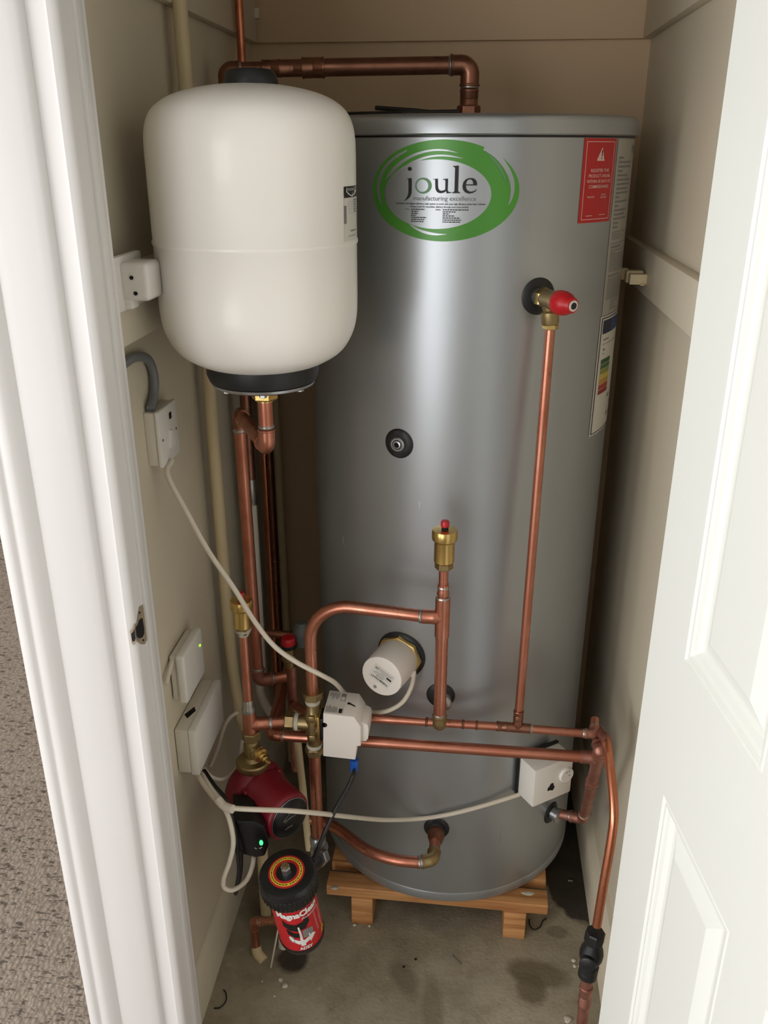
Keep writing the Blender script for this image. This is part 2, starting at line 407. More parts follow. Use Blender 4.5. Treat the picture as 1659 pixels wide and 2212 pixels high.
struct('trim_10', MB().prism([(-x-.17, y) for x, y in arch], 0, 2.06), 'gloss', label='architrave right of the cupboard')
struct('trim_11', MB().box((-.5, .9515, 2.0), (.34, 1.062, 2.03)).box((-.576, .93, 2.005), (.406, .951, 2.075), None, .003), 'gloss', label='door head over the cupboard')
struct('wall_front', MB().box((-.572, .952, 2.03), (1.7, 1.06, CEIL)).box((.342, .952, 0), (1.7, 1.06, 2.03)).box((-.572, .953, 0), (-.50, 1.06, 2.03)), 'roomwall')
LY0, LY1, LZ0, LZ1 = -1.9, .55, .35, 2.15
struct('wall_room_left', MB().box((-2.78, -2.7, 0), (-2.7, LY0, CEIL)).box((-2.78, LY1, 0), (-2.7, 3.8, CEIL)).box((-2.78, LY0, 0), (-2.7, LY1, LZ0)).box((-2.78, LY0, LZ1), (-2.7, LY1, CEIL)), 'roomwall')
w = MB()
for y in (LY0, (LY0+LY1)/2-.03, LY1-.06): w.box((-2.77, y, LZ0), (-2.71, y+.06, LZ1), None, .004)
for z in (LZ0, LZ1-.06): w.box((-2.77, LY0, z), (-2.71, LY1, z+.06), None, .004)
struct('window_2', w, 'gloss')
struct('wall_room_right', MB().box((1.7, -2.7, 0), (1.78, 1.06, CEIL)), 'roomwall')
struct('wall_room_far', MB().box((-2.7, 3.72, 0), (-.56, 3.8, CEIL)), 'roomwall')
struct('wall_passage', MB().box((-.572, 1.06, 0), (-.56, 3.72, CEIL)), 'roomwall')
WX0, WX1, WZ0, WZ1 = -2.3, -.8, .06, 2.2
struct('wall_room_rear', MB().box((-2.7, -2.78, 0), (WX0, -2.7, CEIL)).box((WX1, -2.78, 0), (1.7, -2.7, CEIL)).box((WX0, -2.78, 0), (WX1, -2.7, WZ0)).box((WX0, -2.78, WZ1), (WX1, -2.7, CEIL)), 'roomwall')
w = MB()
for x in (WX0, (WX0+WX1)/2-.03, WX1-.06): w.box((x, -2.77, WZ0), (x+.06, -2.71, WZ1), None, .004)
for z in (WZ0, WZ1-.06): w.box((WX0, -2.77, z), (WX1, -2.71, z+.06), None, .004)
struct('window_1', w, 'gloss')
# broken keep mortise in the lining
st = thing('latch_mortise', PX(300, 1390, -.4235), 'rough dark latch mortise with screw holes cut in the white left door lining', 'latch hole')
def onlin(x, y, lift=.0004):
    q = PX(260+x/17.01, 1280+y/17.01, -.4232+lift); 
    if q.y < .9525: q.y = .9525
    if q.y > .9845: q.y = .9845
    return q
Art(onlin).poly([(700, 520), (830, 440), (870, 620), (900, 900), (985, 1400), (985, 1740), (900, 1900), (760, 1900), (640, 1800), (420, 1850), (390, 1600), (440, 1300), (600, 1120), (640, 820)], .0002).build('exposed_timber', M.setdefault('bare_old_timber', plain('bare_old_timber', (150, 134, 112), .8, 0, .3, 200)), st)
Art(onlin).poly([(790, 930), (820, 960), (880, 1300), (885, 1500), (820, 1640), (700, 1690), (500, 1780), (440, 1800), (410, 1560), (480, 1440), (560, 1300), (650, 1160), (690, 1020)], .0006).build('cavity', 'hole', st)
def onfr(x, y, lift=.0004):
    q = PY(260+x/17.01, 1280+y/17.01, .9500-lift); q.x = max(-.4370, min(-.4236, q.x)); return q
Art(onfr).poly([(640, 1080), (600, 1120), (440, 1300), (350, 1420), (390, 1620), (420, 1860), (500, 1940), (640, 1840)], .0002).build('exposed_timber', 'bare_old_timber', st)
Art(onfr).poly([(650, 1160), (560, 1300), (480, 1420), (400, 1520), (410, 1640), (440, 1800), (520, 1790), (660, 1690)], .0006).build('cavity', 'hole', st)
for (a, b) in ((715, 740), (850, 1750)):
    q = onlin(a, b, .001); MB().lathe([(.0012, -.001), (.0014, .0004)], frame(q, (1, 0, 0)), 12).build('screw_hole', 'hole', st)

# ------------------------------------------------------------------ the open door
ANG = R_(7.7); DO = V((.230, .960, 0)); DD = V((math.sin(ANG), -math.cos(ANG), 0)); DN = V((-math.cos(ANG), -math.sin(ANG), 0))
DM = Matrix((DD, V((0, 0, 1)), DN)).transposed().to_4x4(); DM.translation = DO       # local (s, z, out)
W_, H_, TH = .686, 1.975, .036
scol = [0, .105, .302, .384, .581, W_]; zrow = [.012, .235, .834, 1.020, 1.655, 1.745, 1.86, H_]
pcols = (1, 3); prow = (1, 3, 5)
door = MB(); vs = {}
def gv(i, j, o):
    return (scol[i], zrow[j], o)
for i in range(5):
    for j in range(7):
        if i in pcols and j in prow: continue
        for o in (0, -TH):
            q = [gv(i, j, o), gv(i+1, j, o), gv(i+1, j+1, o), gv(i, j+1, o)]
            door.add(q if o == 0 else q[::-1], [(0, 1, 2, 3)], DM)
for a, b in (((0, zrow[0]), (W_, zrow[0])), ((W_, zrow[0]), (W_, H_)), ((W_, H_), (0, H_)), ((0, H_), (0, zrow[0]))):
    door.add([(a[0], a[1], 0), (a[0], a[1], -TH), (b[0], b[1], -TH), (b[0], b[1], 0)], [(0, 1, 2, 3)], DM)
dob = struct('door_1', door, 'door', label='white six-panel door standing open at the right', smooth=False)
rg = [(0, 0), (.0025, -.0028), (.006, -.0012), (.0095, -.0014), (.012, -.0035), (.017, -.0052), (.023, -.0095), (.027, -.0102), (.030, -.0100), (.048, -.0030), (.0495, -.0025)]
for i in pcols:
    for j in prow:
        for sd in (0, 1):
            mb = MB(); loops = []
            for (ins, dp) in rg:
                h = dp if sd == 0 else -TH-dp
                loops.append([(scol[i]+ins, zrow[j]+ins, h), (scol[i+1]-ins, zrow[j]+ins, h), (scol[i+1]-ins, zrow[j+1]-ins, h), (scol[i]+ins, zrow[j+1]-ins, h)])
            for a, b in zip(loops, loops[1:]):
                for k in range(4): mb.add([a[k], a[(k+1) % 4], b[(k+1) % 4], b[k]], [(0, 1, 2, 3)], DM)
            mb.add(loops[-1], [(0, 1, 2, 3)], DM); mb.build('panel', 'door', dob, smooth=False)
for z in (.25, 1.0, 1.75):
    MB().tube([DO+V((0.004, .004, z-.04))-DN*TH, DO+V((0.004, .004, z+.04))-DN*TH], .005, 12).build('hinge', 'zinc', dob)

# ------------------------------------------------------------------ pallet
PA = math.atan2(-.0063, .4637)
pm = Matrix.Translation(V((-.0342, 1.3828, 0))) @ Matrix.Rotation(PA, 4, 'Z')
pal = thing('timber_pallet', (-.03, 1.55, 0), 'small pine slatted pallet under the grey cylinder', 'pallet')
for (y0, y1, x0, x1) in ((0, .042, -.232, .232), (.069, .135, -.232, .2315), (.162, .228, -.231, .233), (.255, .321, -.233, .231), (.348, .414, -.232, .232), (.441, .507, -.232, .232)):
    MB().box((x0, y0, .072), (x1, y1, .097), pm, .0015).build('slat', 'wood', pal)
for x in (-.1785, .1435):
    MB().box((x, -.003, 0), (x+.0455, .50, .0718), pm, .0015).build('bearer', 'wood', pal)

# ------------------------------------------------------------------ cylinder
cyl = thing('hot_water_cylinder', (CC.x, CC.y, CZ0), 'tall silver grey unvented hot water cylinder standing on the timber pallet', 'water cylinder')
cm = Matrix.Translation(V((CC.x, CC.y, 0)))
MB().lathe([(CR, CZ0+.024), (CR, 1.556)], cm, 160).build('body', 'cyl', cyl)
MB().lathe([(CR-.02, CZ0), (CR-.003, CZ0), (CR+.0015, CZ0+.004), (CR+.0015, CZ0+.022), (CR+.0005, CZ0+.0245), (CR-.02, CZ0+.0246)], cm, 160).build('base_band', 'cyl', cyl)
MB().lathe([(CR-.001, 1.5545), (CR+.0005, 1.5545), (CR+.0005, 1.5575), (CR-.001, 1.5575)], cm, 160, cap=False).build('shadow_gap', 'blackp', cyl)
MB().lathe([(CR-.01, 1.5577), (CR+.0035, 1.5577), (CR+.006, 1.5597), (CR+.006, 1.576), (CR+.0045, 1.5815), (CR+.001, 1.5852), (CR-.006, 1.5865), (.02, 1.587)], cm, 160).build('lid', 'cyl', cyl)
def cylmap(cth_, cz, ks, kz, shear=0.):
    def fn(x, y, lift): return onc(cth_+x*ks/CR, cz+y*kz+shear*x, lift)
    return fn
# round logo sticker
thc = R_(-6.3); LS = .2195*1.0348/1434; LZ = .1365*1.0348/1022      # metres per enlargement unit
def lg(x, y, lift): return onc(thc+(x-833)*LS/CR, 1.4812-(y-608)*LZ, lift)
def ell(cx, cy, a, b, n=96, a0=0, a1=2*PI): return [(cx+a*math.cos(a0+(a1-a0)*i/n), cy+b*math.sin(a0+(a1-a0)*i/n)) for i in range(n+1)]
lb = Art(lg).band(ell(833, 608, 717, 510), ell(768, 640, 518, 350), m=8).build('logo_label', 'green', cyl); lab(lb, 'green swoosh oval logo sticker reading joule')
sw = Art(lg)
def cres(A, B): 
    from_ = smoothline([V((a, b, 0)) for a, b in A], 5); to = smoothline([V((a, b, 0)) for a, b in B], 5); n = 24
    def rs(L):
        return [(L[int(i*(len(L)-1)/n)].x, L[int(i*(len(L)-1)/n)].y) for i in range(n+1)]
    sw.band(rs(from_), rs(to), .0009, m=3)
cres([(485, 196), (360, 262), (250, 360), (182, 480), (166, 590), (182, 690), (225, 775)], [(488, 212), (390, 275), (300, 350), (235, 450), (206, 560), (206, 660), (226, 776)])
cres([(965, 226), (860, 196), (740, 192), (600, 220), (480, 272), (370, 350), (290, 440), (262, 500)], [(965, 228), (870, 212), (740, 210), (630, 234), (520, 282), (420, 352), (330, 440), (262, 502)])
cres([(1015, 280), (900, 252), (790, 245), (670, 262), (560, 302), (460, 362), (390, 430), (335, 530)], [(1015, 282), (890, 266), (790, 262), (690, 278), (590, 316), (490, 374), (410, 436), (336, 532)])
cres([(1195, 200), (1290, 262), (1370, 350), (1430, 450), (1462, 560), (1465, 650), (1450, 745)], [(1282, 184), (1370, 270), (1440, 370), (1490, 480), (1502, 580), (1488, 670), (1452, 746)])
cres([(500, 930), (560, 985), (640, 1028), (720, 1050), (800, 1055), (885, 1041)], [(500, 928), (600, 985), (680, 1012), (740, 1026), (810, 1036), (885, 1040)])
cres([(1205, 160), (1270, 178), (1290, 184), (1300, 190)], [(1195, 202), (1225, 215), (1260, 225), (1300, 235)])
sw.build('swoosh', 'cyl', lb)
Art(lg).poly([(1212, 206), (1290, 268), (1360, 350), (1405, 450), (1415, 540), (1385, 455), (1335, 370), (1275, 290)], .0011).build('swoosh', 'greeno', lb)
wd = Art(lg)
def pl(*p): wd.poly([(a, b) for a, b in p], .0008)
# l
pl((925, 356), (978, 350), (978, 600), (984, 612), (998, 616), (998, 624), (922, 624), (922, 616), (938, 611), (944, 600), (944, 376), (938, 366), (925, 364))
# j
wd.poly(ell(516, 386, 20, 20, 20)[:-1], .0008)
wd.band([(484, 484), (503, 492), (505, 560), (504, 620), (497, 655), (484, 682), (464, 706)], [(536, 476), (536, 520), (536, 570), (536, 620), (527, 655), (507, 682), (470, 709)], .0008)
# u
wd.band([(736, 486), (762, 492), (764, 540), (766, 580), (776, 606), (795, 622), (822, 626), (850, 618), (872, 600)], [(786, 480), (788, 500), (789, 540), (792, 572), (800, 590), (815, 600), (832, 600), (852, 592), (870, 578)], .0008)
pl((836, 484), (882, 479), (882, 596), (888, 610), (916, 614), (916, 621), (872, 627), (866, 600), (858, 592), (858, 500), (852, 492), (836, 492))
# e
wd.band([(1150, 546), (1150, 520), (1138, 492), (1112, 474), (1080, 472), (1046, 484), (1024, 512), (1016, 550), (1022, 588), (1044, 616), (1078, 628), (1112, 622), (1140, 604), (1150, 584)],
        [(1114, 546), (1114, 522), (1106, 500), (1094, 488), (1078, 486), (1062, 496), (1052, 516), (1048, 548), (1054, 580), (1070, 600), (1094, 608), (1116, 604), (1136, 594), (1148, 580)], .0008)
pl((1046, 535), (1150, 535), (1150, 546), (1046, 546))
wd.text('Looking for the highest efficiency solar system to work with your high efficiency Joule Solar Cylinder', 380, 742, 26, .012, 'LEFT', 855, flip=-1)
wd.text('Contact Joule for immediate delivery through your local stockist', 520, 772, 26, .012, 'LEFT', 560, flip=-1)
for (x, ls) in ((535, (130, 70, 66, 44, 150, 130, 122)), (840, (240, 120, 64, 108, 158, 176, 164))):
    for i, w_ in enumerate(ls):
        q = x; random.seed(int(x)+i)
        while q < x+w_:
            e = min(x+w_, q+random.uniform(10, 30)); wd.quad_grid(q, 787+i*20.8, e, 797+i*20.8, 1, 1, .0008); q = e+5
wd.build('lettering', 'ink', lb)
Art(lg).text('manufacturing excellence', 550, 700, 66, .004, 'LEFT', 592, flip=-1).build('lettering', 'inkg', lb)
ab = Art(lg); ab.band(ell(650, 552, 80, 80, 40), ell(640, 552, 58, 62, 40), .0008); ab.build('lettering', 'greeno', lb)
for x in (470, 772): Art(lg).quad_grid(x, 788, x+46, 798, 1, 1, .0008).build('small_print', 'inkg', lb)

# red register label
t0, t1 = R_(39.0), R_(55.8); rz0, rz1 = 1.554, 1.4334
def rl(x, y, lift): return onc(t0+(t1-t0)*(x/100), rz0+(rz1-rz0)*(y/160), lift)
rb = Art(rl).quad_grid(0, 0, 100, 160, 8, 1, .0006).build('warning_label', 'redlab', cyl); lab(rb, 'red sticker saying register this product online within 30 days of commissioning')
fr = Art(rl)
for (a, b, c, d) in ((7, 6, 93, 7.2), (7, 152.8, 93, 154), (7, 6, 8.4, 154), (91.6, 6, 93, 154)): fr.quad_grid(a, b, c, d, 6, 1, .0009)
fr.poly([(52, 16), (60, 40), (62, 42), (38, 42), (38, 40)], .0009)
for i, (s_, w_) in enumerate((('REGISTER THIS', 56), ('PRODUCT ONLINE', 66), ('WITHIN 30 DAYS OF', 74), ('COMMISSIONING', 62))):
    fr.text(s_, 51-w_/2, 63+i*10.2, 8.6, .012, 'LEFT', w_, flip=-1, lift=.0009)
fr.text('IRELAND', 19, 112, 5, .01, 'LEFT', 20, flip=-1, lift=.0009); fr.text('UNITED', 59, 108, 4.6, .01, 'LEFT', 16, flip=-1, lift=.0009); fr.text('KINGDOM', 58, 113, 4.6, .01, 'LEFT', 19, flip=-1, lift=.0009)
fr.quad_grid(19, 146, 37, 147.2, 1, 1, .0009).quad_grid(58, 145, 78, 146.2, 1, 1, .0009)
fr.build('lettering', 'inkl', rb)
Art(rl).poly([(50.5, 22), (53.5, 22), (52.8, 34), (51.2, 34)], .0011).poly([(50.9, 36), (53.1, 36), (53.1, 39), (50.9, 39)], .0011).build('exclamation_mark', 'ink', rb)
# long technical label and energy label wrapping out of sight
def il(x, y, lift): return onc(R_(57.0)+R_(30)*(x/100), 1.5535-(y/1000)*0.2711, lift)
ib = Art(il).quad_grid(0, 0, 100, 1000, 12, 1, .0005).build('instruction_label', 'labelg', cyl); lab(ib, 'long silver grey label dense with small printed lines')
sp = Art(il); random.seed(3)
y = 95
for k in range(17):
    sp.quad_grid(6, y, 6+random.choice([10, 14, 34, 42, 45, 38]), y+11, 3, 1, .001); y += 24
y += 6
for k in range(4): sp.quad_grid(6, y, random.uniform(20, 48), y+5, 3, 1, .001); sp.quad_grid(58, y, 90, y+5, 2, 1, .001); y += 13
sp.quad_grid(4, 575, 96, 580, 6, 1, .001); sp.quad_grid(6, 592, 40, 604, 3, 1, .001)
y = 616
for k in range(11): sp.quad_grid(6, y, random.uniform(60, 92) if k != 1 else 18, y+5.5, 6, 1, .001); y += 12
sp.quad_grid(6, 760, 46, 772, 3, 1, .001); y = 782
for k in range(12): sp.quad_grid(6, y, random.uniform(55, 92), y+5, 6, 1, .001); y += 11
for k in range(5): sp.quad_grid(20, y+6, random.uniform(32, 55), y+11, 2, 1, .001); y += 13
sp.quad_grid(50, 34, 80, 60, 3, 1, .001); sp.quad_grid(50, 66, 84, 74, 3, 1, .001)
sp.build('small_print', 'inkg', ib)
def en(x, y, lift): return onc(R_(56.4-.8*y/100)+R_(30)*(x/100), 1.2808-(y/100)*0.2070, lift)
eb = Art(en).quad_grid(0, 0, 100, 100, 12, 4, .0008).build('energy_label', 'label', cyl); lab(eb, 'white energy rating label with coloured bars')
Art(en).quad_grid(3, 1.2, 5, 98.6, 1, 4, .0013).quad_grid(5, 98, 95, 98.7, 8, 1, .0013).quad_grid(5, 1.2, 95, 2, 8, 1, .0013).build('border', 'ink', eb)
Art(en).quad_grid(8, 3.5, 34, 14.5, 3, 1, .0013).build('heading', 'enavy', eb); Art(en).quad_grid(34, 3.5, 92, 14.5, 6, 1, .0013).build('heading', 'eblue', eb)
for k, c in enumerate(('eA', 'eB', 'eC', 'eD', 'eE', 'eF', 'eG')): Art(en).quad_grid(12, 36+k*4.3, 44, 39.7+k*4.3, 4, 1, .0013).build('rating_bar', c, eb)
sp = Art(en)
for (a, b, c, d) in ((12, 19, 30, 20), (12, 23, 80, 23.5), (14, 27, 20, 28.5), (14, 31, 18, 31.6), (50, 70, 62, 73), (54, 86, 62, 90), (60, 78, 90, 78.6)): sp.quad_grid(a, b, c, d, 3, 1, .0013)
sp.build('small_print', 'inkg', eb)

def grommet(p, r=.027, parent=None, th=.004, mat='black'):
    n = cyn(p); f = frame(V((CC.x, CC.y, p.z))+n*(CR-.001), n, (0, 0, 1))
    # conforming disc
    mb = MB(); N = 36
    prof = [(0.001, th), (r*.55, th*1.1), (r*.9, th), (r, th*.45), (r, -.001)]
    vs = []; fs = []
    for (q, h) in prof:
        for i in range(N):
            a = 2*PI*i/N; x = q*math.cos(a); y = q*math.sin(a)      # x vertical, y tangential
            sag = CR-math.sqrt(CR*CR-y*y); vs.append((x, y, h-sag))
    for j in range(len(prof)-1):
        for i in range(N): fs.append((j*N+i, j*N+(i+1) % N, (j+1)*N+(i+1) % N, (j+1)*N+i))
    mb.add(vs, fs, f); return mb.build('grommet', mat, parent or cyl)
pt1, pt2, pt3, pt4, pt5 = CY(1163, 640), CY(862, 958), CY(952, 1502), CY(943, 1789), CY(1190, 1755)
for p, r in ((pt1, .0285), (pt2, .0255), (pt3, .0265), (pt4, .0255), (pt5, .024)): grommet(p, r)
f2 = frame(pt2, cyn(pt2)); MB().lathe([(.0125, .002), (.0125, .0075), (.0108, .009), (.0085, .009), (.0075, .006)], f2, 30, cap=False).build('port_collar', 'zinc', cyl)
MB().lathe([(.0074, .004), (.0070, .010), (.0045, .0105), (.0040, .007)], f2, 24, cap=False).build('port_thread', 'zinc', cyl)
MB().lathe([(.0040, .006), (.0001, .0062)], f2, 16).build('port_bore', 'hole', cyl)
# scratches
Art(lambda x, y, l: onc(R_(24.6)+x, y, .0003)).band([(0, .245), (.002, .262), (.003, .282)], [(.004, .245), (.004, .262), (.0035, .282)]).build('scuff_mark', 'inkg', cyl)
for (u, v, a, b) in ((905, 1082, .006, .016), (741, 1158, .002, .018), (744, 1176, .002, .008), (818, 1608, .002, .010)):
    q = CY(u, v); Art(lambda x, y, l: onc(cth(q)+x, q.z+y, .0003)).band([(0, 0), (a*.5, -b*.5), (a, -b)], [(.003, 0), (a*.5+.0035, -b*.5), (a+.001, -b)]).build('scratch', 'inkw', cyl)
# black cable resting on the lid
tag(MB().tube([PY(930, 242.5, 1.46), PY(896, 239, 1.465), PY(812, 233, 1.49)], .0035, 10).build('cable_offcut', 'blackp'), 'short stiff black cable offcut sticking up over the cylinder lid', 'cable offcut')
tag(MB().tube([PY(745, 246, 1.50), PY(870, 243.5, 1.44), PY(990, 240.5, 1.48)], .0030, 10).build('lid_cable', 'blackp'), 'thin black cable lying flat along the cylinder lid', 'cable')
#==PART3==
# ------------------------------------------------------------------ expansion vessel
VX, VY = -.304, 1.230
vm = Matrix.Translation(V((VX, VY, 0)))
ves = thing('expansion_vessel', (VX, VY, 1.22), 'big white enamelled expansion vessel hanging beside the grey cylinder', 'expansion vessel')
VR = .1386
MB().lathe(sprof([(.05, 1.249), (.080, 1.2535), (.100, 1.262), (.116, 1.273), (.127, 1.288), (.1345, 1.306), (.1378, 1.325), (VR, 1.348)])+[(VR, 1.419), (VR+.0012, 1.4205), (VR+.0016, 1.423), (VR+.0012, 1.4255), (VR, 1.427)]+sprof([(VR, 1.532), (.1378, 1.552), (.1345, 1.570), (.127, 1.5845), (.114, 1.5955), (.095, 1.6045), (.07, 1.611), (.04, 1.6155), (.005, 1.617)]), vm, 96).build('shell', 'vessel', ves, 60)
MB().lathe([(.0358, 1.611), (.0352, 1.620), (.0330, 1.628), (.0295, 1.6325), (.022, 1.634), (.001, 1.634)], vm @ Matrix.Translation(V((.004, 0, 0))), 48).build('valve_cap', 'black', ves)
MB().lathe([(.074, 1.258), (.0815, 1.254), (.0815, 1.2405), (.0775, 1.2300), (.072, 1.2275), (.02, 1.2275)][::-1], vm, 72).build('rubber_collar', 'black', ves)
MB().lathe([(.02, 1.2215), (.070, 1.2215), (.0745, 1.2240), (.0755, 1.2278), (.070, 1.2290), (.02, 1.2290)], vm, 72).build('flange', 'zinc', ves)
for k in range(6):
    a = R_(-78+60*k); MB().hexa(.0058, 1.2165, 1.2218, Matrix.Translation(V((VX+.060*math.cos(a), VY+.060*math.sin(a), 0)))).build('flange_bolt', 'zinc', ves, 20)
vth = math.atan2(-VX, VY)          # heading of the doorway seen from the vessel
def vl(x, y, lift):
    a = vth + R_(55.5) + R_(50)*x/100; z = 1.4945-(y/100)*.069
    return V((VX+(VR+lift)*math.sin(a), VY-(VR+lift)*math.cos(a), z))
rbl = Art(vl).quad_grid(0, 0, 100, 100, 10, 1, .0003).build('rating_label', 'label', ves); lab(rbl, 'white rating plate sticker with black heading')
Art(vl).quad_grid(0, 0, 100, 20, 10, 1, .0008).build('heading', 'ink', rbl)
Art(vl).poly([(5, 2.2), (38, 1.2), (39, 9), (33, 14), (20, 19), (9, 14), (4, 9)], .0012).build('shield', 'label', rbl)
random.seed(5); A_ = Art(vl)
A_.quad_grid(7, 3, 36, 8, 2, 1, .0015).quad_grid(20, 11, 22.5, 15, 1, 1, .0015)
for k in range(6): A_.quad_grid(26+random.uniform(-3, 3), 24+k*4.2, 40, 26+k*4.2, 1, 1, .0008).quad_grid(8, 27+k*4.2, 60, 27.3+k*4.2, 4, 1, .0008)
for k in range(14): A_.quad_grid(46, 50+k*2.6, 90, 51.2+k*2.6, 4, 1, .0008)
A_.quad_grid(16, 79, 36, 81.5, 2, 1, .0008).quad_grid(10, 89, 34, 90, 2, 1, .0008); A_.build('small_print', 'inkg', rbl)
Art(vl).quad_grid(0, 34, 5, 66, 1, 1, .0008).build('small_print', 'inkg', rbl)
# brass union below it
hexnut(ves, (VX, VY, 1.2075), (0, 0, 1), .0195, .019, 'brass', 'union_nut', 'brass hexagon union nut')
MB().lathe([(.0122, -.003), (.0122, .02)], Matrix.Translation(V((VX, VY, 1.198))), 24).build('tailpiece', 'brass', ves)

# ------------------------------------------------------------------ copper runs
def root(loc, label, cat='copper pipe', name='copper_pipe', group=None): return thing(name, loc, label, cat, group)
# vessel to rear drop pipe
E1 = PY(573, 968, VY); E1 = V((VX, VY, E1.z)); E2 = PZ(516, 893, E1.z); r22 = .011; r15 = .0077
E3 = V((E2.x+.004, E2.y, PY(547, 1470, E2.y).z)); E3b = E3+V((.05, .02, 0))
t = root(E3, 'copper pipe from under the white vessel, elbowing back and down behind the left air vent')
pipe(t, [(VX, VY, 1.199), E1, E2, E3, E3b], r22, 'copper', [.014, .014, .014])
elbow(t, (VX, VY, 1.2), E1, E2, r22, 'copper', .030, False); ring(t, V((VX, VY, E1.z+.034)), (0, 0, 1), r22)
elbow(t, E1, E2, E3, r22, 'copperd', .024, False); ring(t, E2-V((0, 0, .030)), (0, 0, 1), r22)
ring(t, E2+(E1-E2).normalized()*.024, E1-E2, r22, 'solder', .001, 1.2)
elbow(t, E2, E3, E3b, r22, 'copperold', .026)
# top of cylinder, along the back, down behind the vessel
TB = V((CC.x-.0005, CC.y, PY(1008, 140, CC.y).z)); TA = V((PY(486, 150, 1.6).x, 1.60, PY(486, 150, 1.6).z)); TD = V((-.4335, 1.60, PY(530, 1088, 1.6).z))
t = root((CC.x, CC.y, 1.587), 'copper pipe leaving the cylinder top and running left above the white vessel')
sp1 = TB+(TA-TB)*.665
pipe(t, [(TB.x, TB.y, 1.59), TB, sp1], .014, 'copperd', .018); pipe(t, [sp1, TA, TD], r22, 'copperd', .014)
elbow(t, (TB.x, TB.y, 1.59), TB, TA, .014, 'copperd', .032)
elbow(t, TB, TA, TD, r22, 'copperd', .024)
dT = (TA-TB).normalized()
sleeve(t, V((TB.x, TB.y, TB.z-.052)), (0, 0, 1), .0135, .030, 'copperd')
sleeve(t, TB+(TA-TB)*.64, dT, .014, .038, 'copperd'); sleeve(t, TB+(TA-TB)*.72, dT, .0118, .052, 'copperd'); sleeve(t, TB+(TA-TB)*.81, dT, .0118, .032, 'copperd')
hexnut(t, (TB.x, TB.y, 1.5985), (0, 0, 1), .020, .018, 'copperd', 'compression_nut', 'dull brass compression nut')
MB().lathe([(.0175, 1.586), (.0175, 1.592)], Matrix.Translation(V((TB.x, TB.y, 0))), 30).build('boss', 'brassd', t)
MB().lathe([(r22*1.08, 0), (r22*1.12, .01), (r22*1.04, .05), (r22, .055)], Matrix.Translation(TD), 20).build('solder_run', 'solder', t)
# grey plastic continuation of that drop
g0 = TD+V((0, 0, -.001))
tag(MB().tube(smoothline([TD, V((TD.x, TD.y, TD.z-.25)), V((TD.x+.003, 1.58, PY(557, 1440, 1.58).z)), PY(561, 1490, 1.56), PY(575, 1525, 1.53), PY(600, 1560, 1.50)], 8), .0095, 18).build('plastic_pipe', 'dusty'), 'thin off-white plastic pipe continuing down from the soldered copper pipe end', 'plastic pipe')
# tall 15 mm riser in the back corner and its neighbours
AX, AY = -.4485, 1.78
t = root((AX, AY, .3), 'slim shiny copper riser rising to the top in the back left corner'); MB().tube([(AX, AY, .28), (AX, AY, 2.0)], .0078, 18).build('pipe', 'copperbright', t)
MB().tube([(AX, AY, .28), (AX, AY, .275)], .009, 18).build('end_cap', 'copperd', t)
t = root((-.4595, 1.87, .3), 'dark tarnished copper pipe half hidden behind the slim copper riser'); MB().tube([(-.4595, 1.87, .28), (-.4595, 1.87, 1.2)], .0115, 18).build('pipe', 'copperd', t)
ring(t, (-.4595, 1.87, .62), (0, 0, 1), .0115, 'copperd')
tag(MB().tube([(-.449, 1.905, 0), (-.449, 1.905, 1.30)], .011, 18).build('plastic_pipe', 'cream'), 'cream plastic pipe standing in the back corner right of the dark copper pipes', 'plastic pipe')
# left big cream overflow pipe
c0 = PX(505, 1450, -.452)
tag(MB().tube(smoothline([(-.452, 1.44, 2.05), (-.452, 1.44, 1.2), (-.452, 1.44, .80), (-.452, 1.445, .62), PX(512, 1500, -.446), PX(522, 1556, -.430), PX(540, 1600, -.405), PY(553, 1660, 1.40), PY(562, 1740, 1.39), PY(567, 1840, 1.385), PY(570, 1910, 1.385), V((PY(570, 1910, 1.385).x, 1.385, 0))], 8), .0112, 22).build('plastic_pipe', 'cream'), 'thick cream plastic pipe running down the left wall behind the white vessel', 'plastic pipe')
# cream pipe behind valve drop
tag(MB().tube(smoothline([PY(637, 1540, 1.37), PY(645, 1620, 1.365), PY(655, 1710, 1.36), PY(664, 1800, 1.355), PY(668, 1835, 1.35)], 5), .0072, 16).build('plastic_pipe', 'cream'), 'short cream pipe descending behind the copper drop pipe under the motorised valve', 'plastic pipe')
# clips
def pclip(name, o, xdir, lbl, sc=1., mat='dusty'):
    t = thing(name, o, lbl, 'pipe clip'); xd = V(xdir); m = frame(o, (0, 0, 1), xd)
    MB().box((0, -.016*sc, -.007*sc), (.006*sc, .016*sc, .007*sc), m, .001).build('base', mat, t)
    ys = [(-.5, .0), ]
    a = [(.006, -.015), (.022, -.016), (.030, -.011), (.031, -.006), (.028, -.006), (.026, -.011), (.020, -.0125), (.009, -.011), (.009, .011), (.020, .0125), (.026, .011), (.028, .006), (.031, .006), (.030, .011), (.022, .016), (.006, .015)]
    MB().prism([(x*sc, y*sc) for x, y in a], -.006*sc, .006*sc, m).build('jaw', mat, t); return t
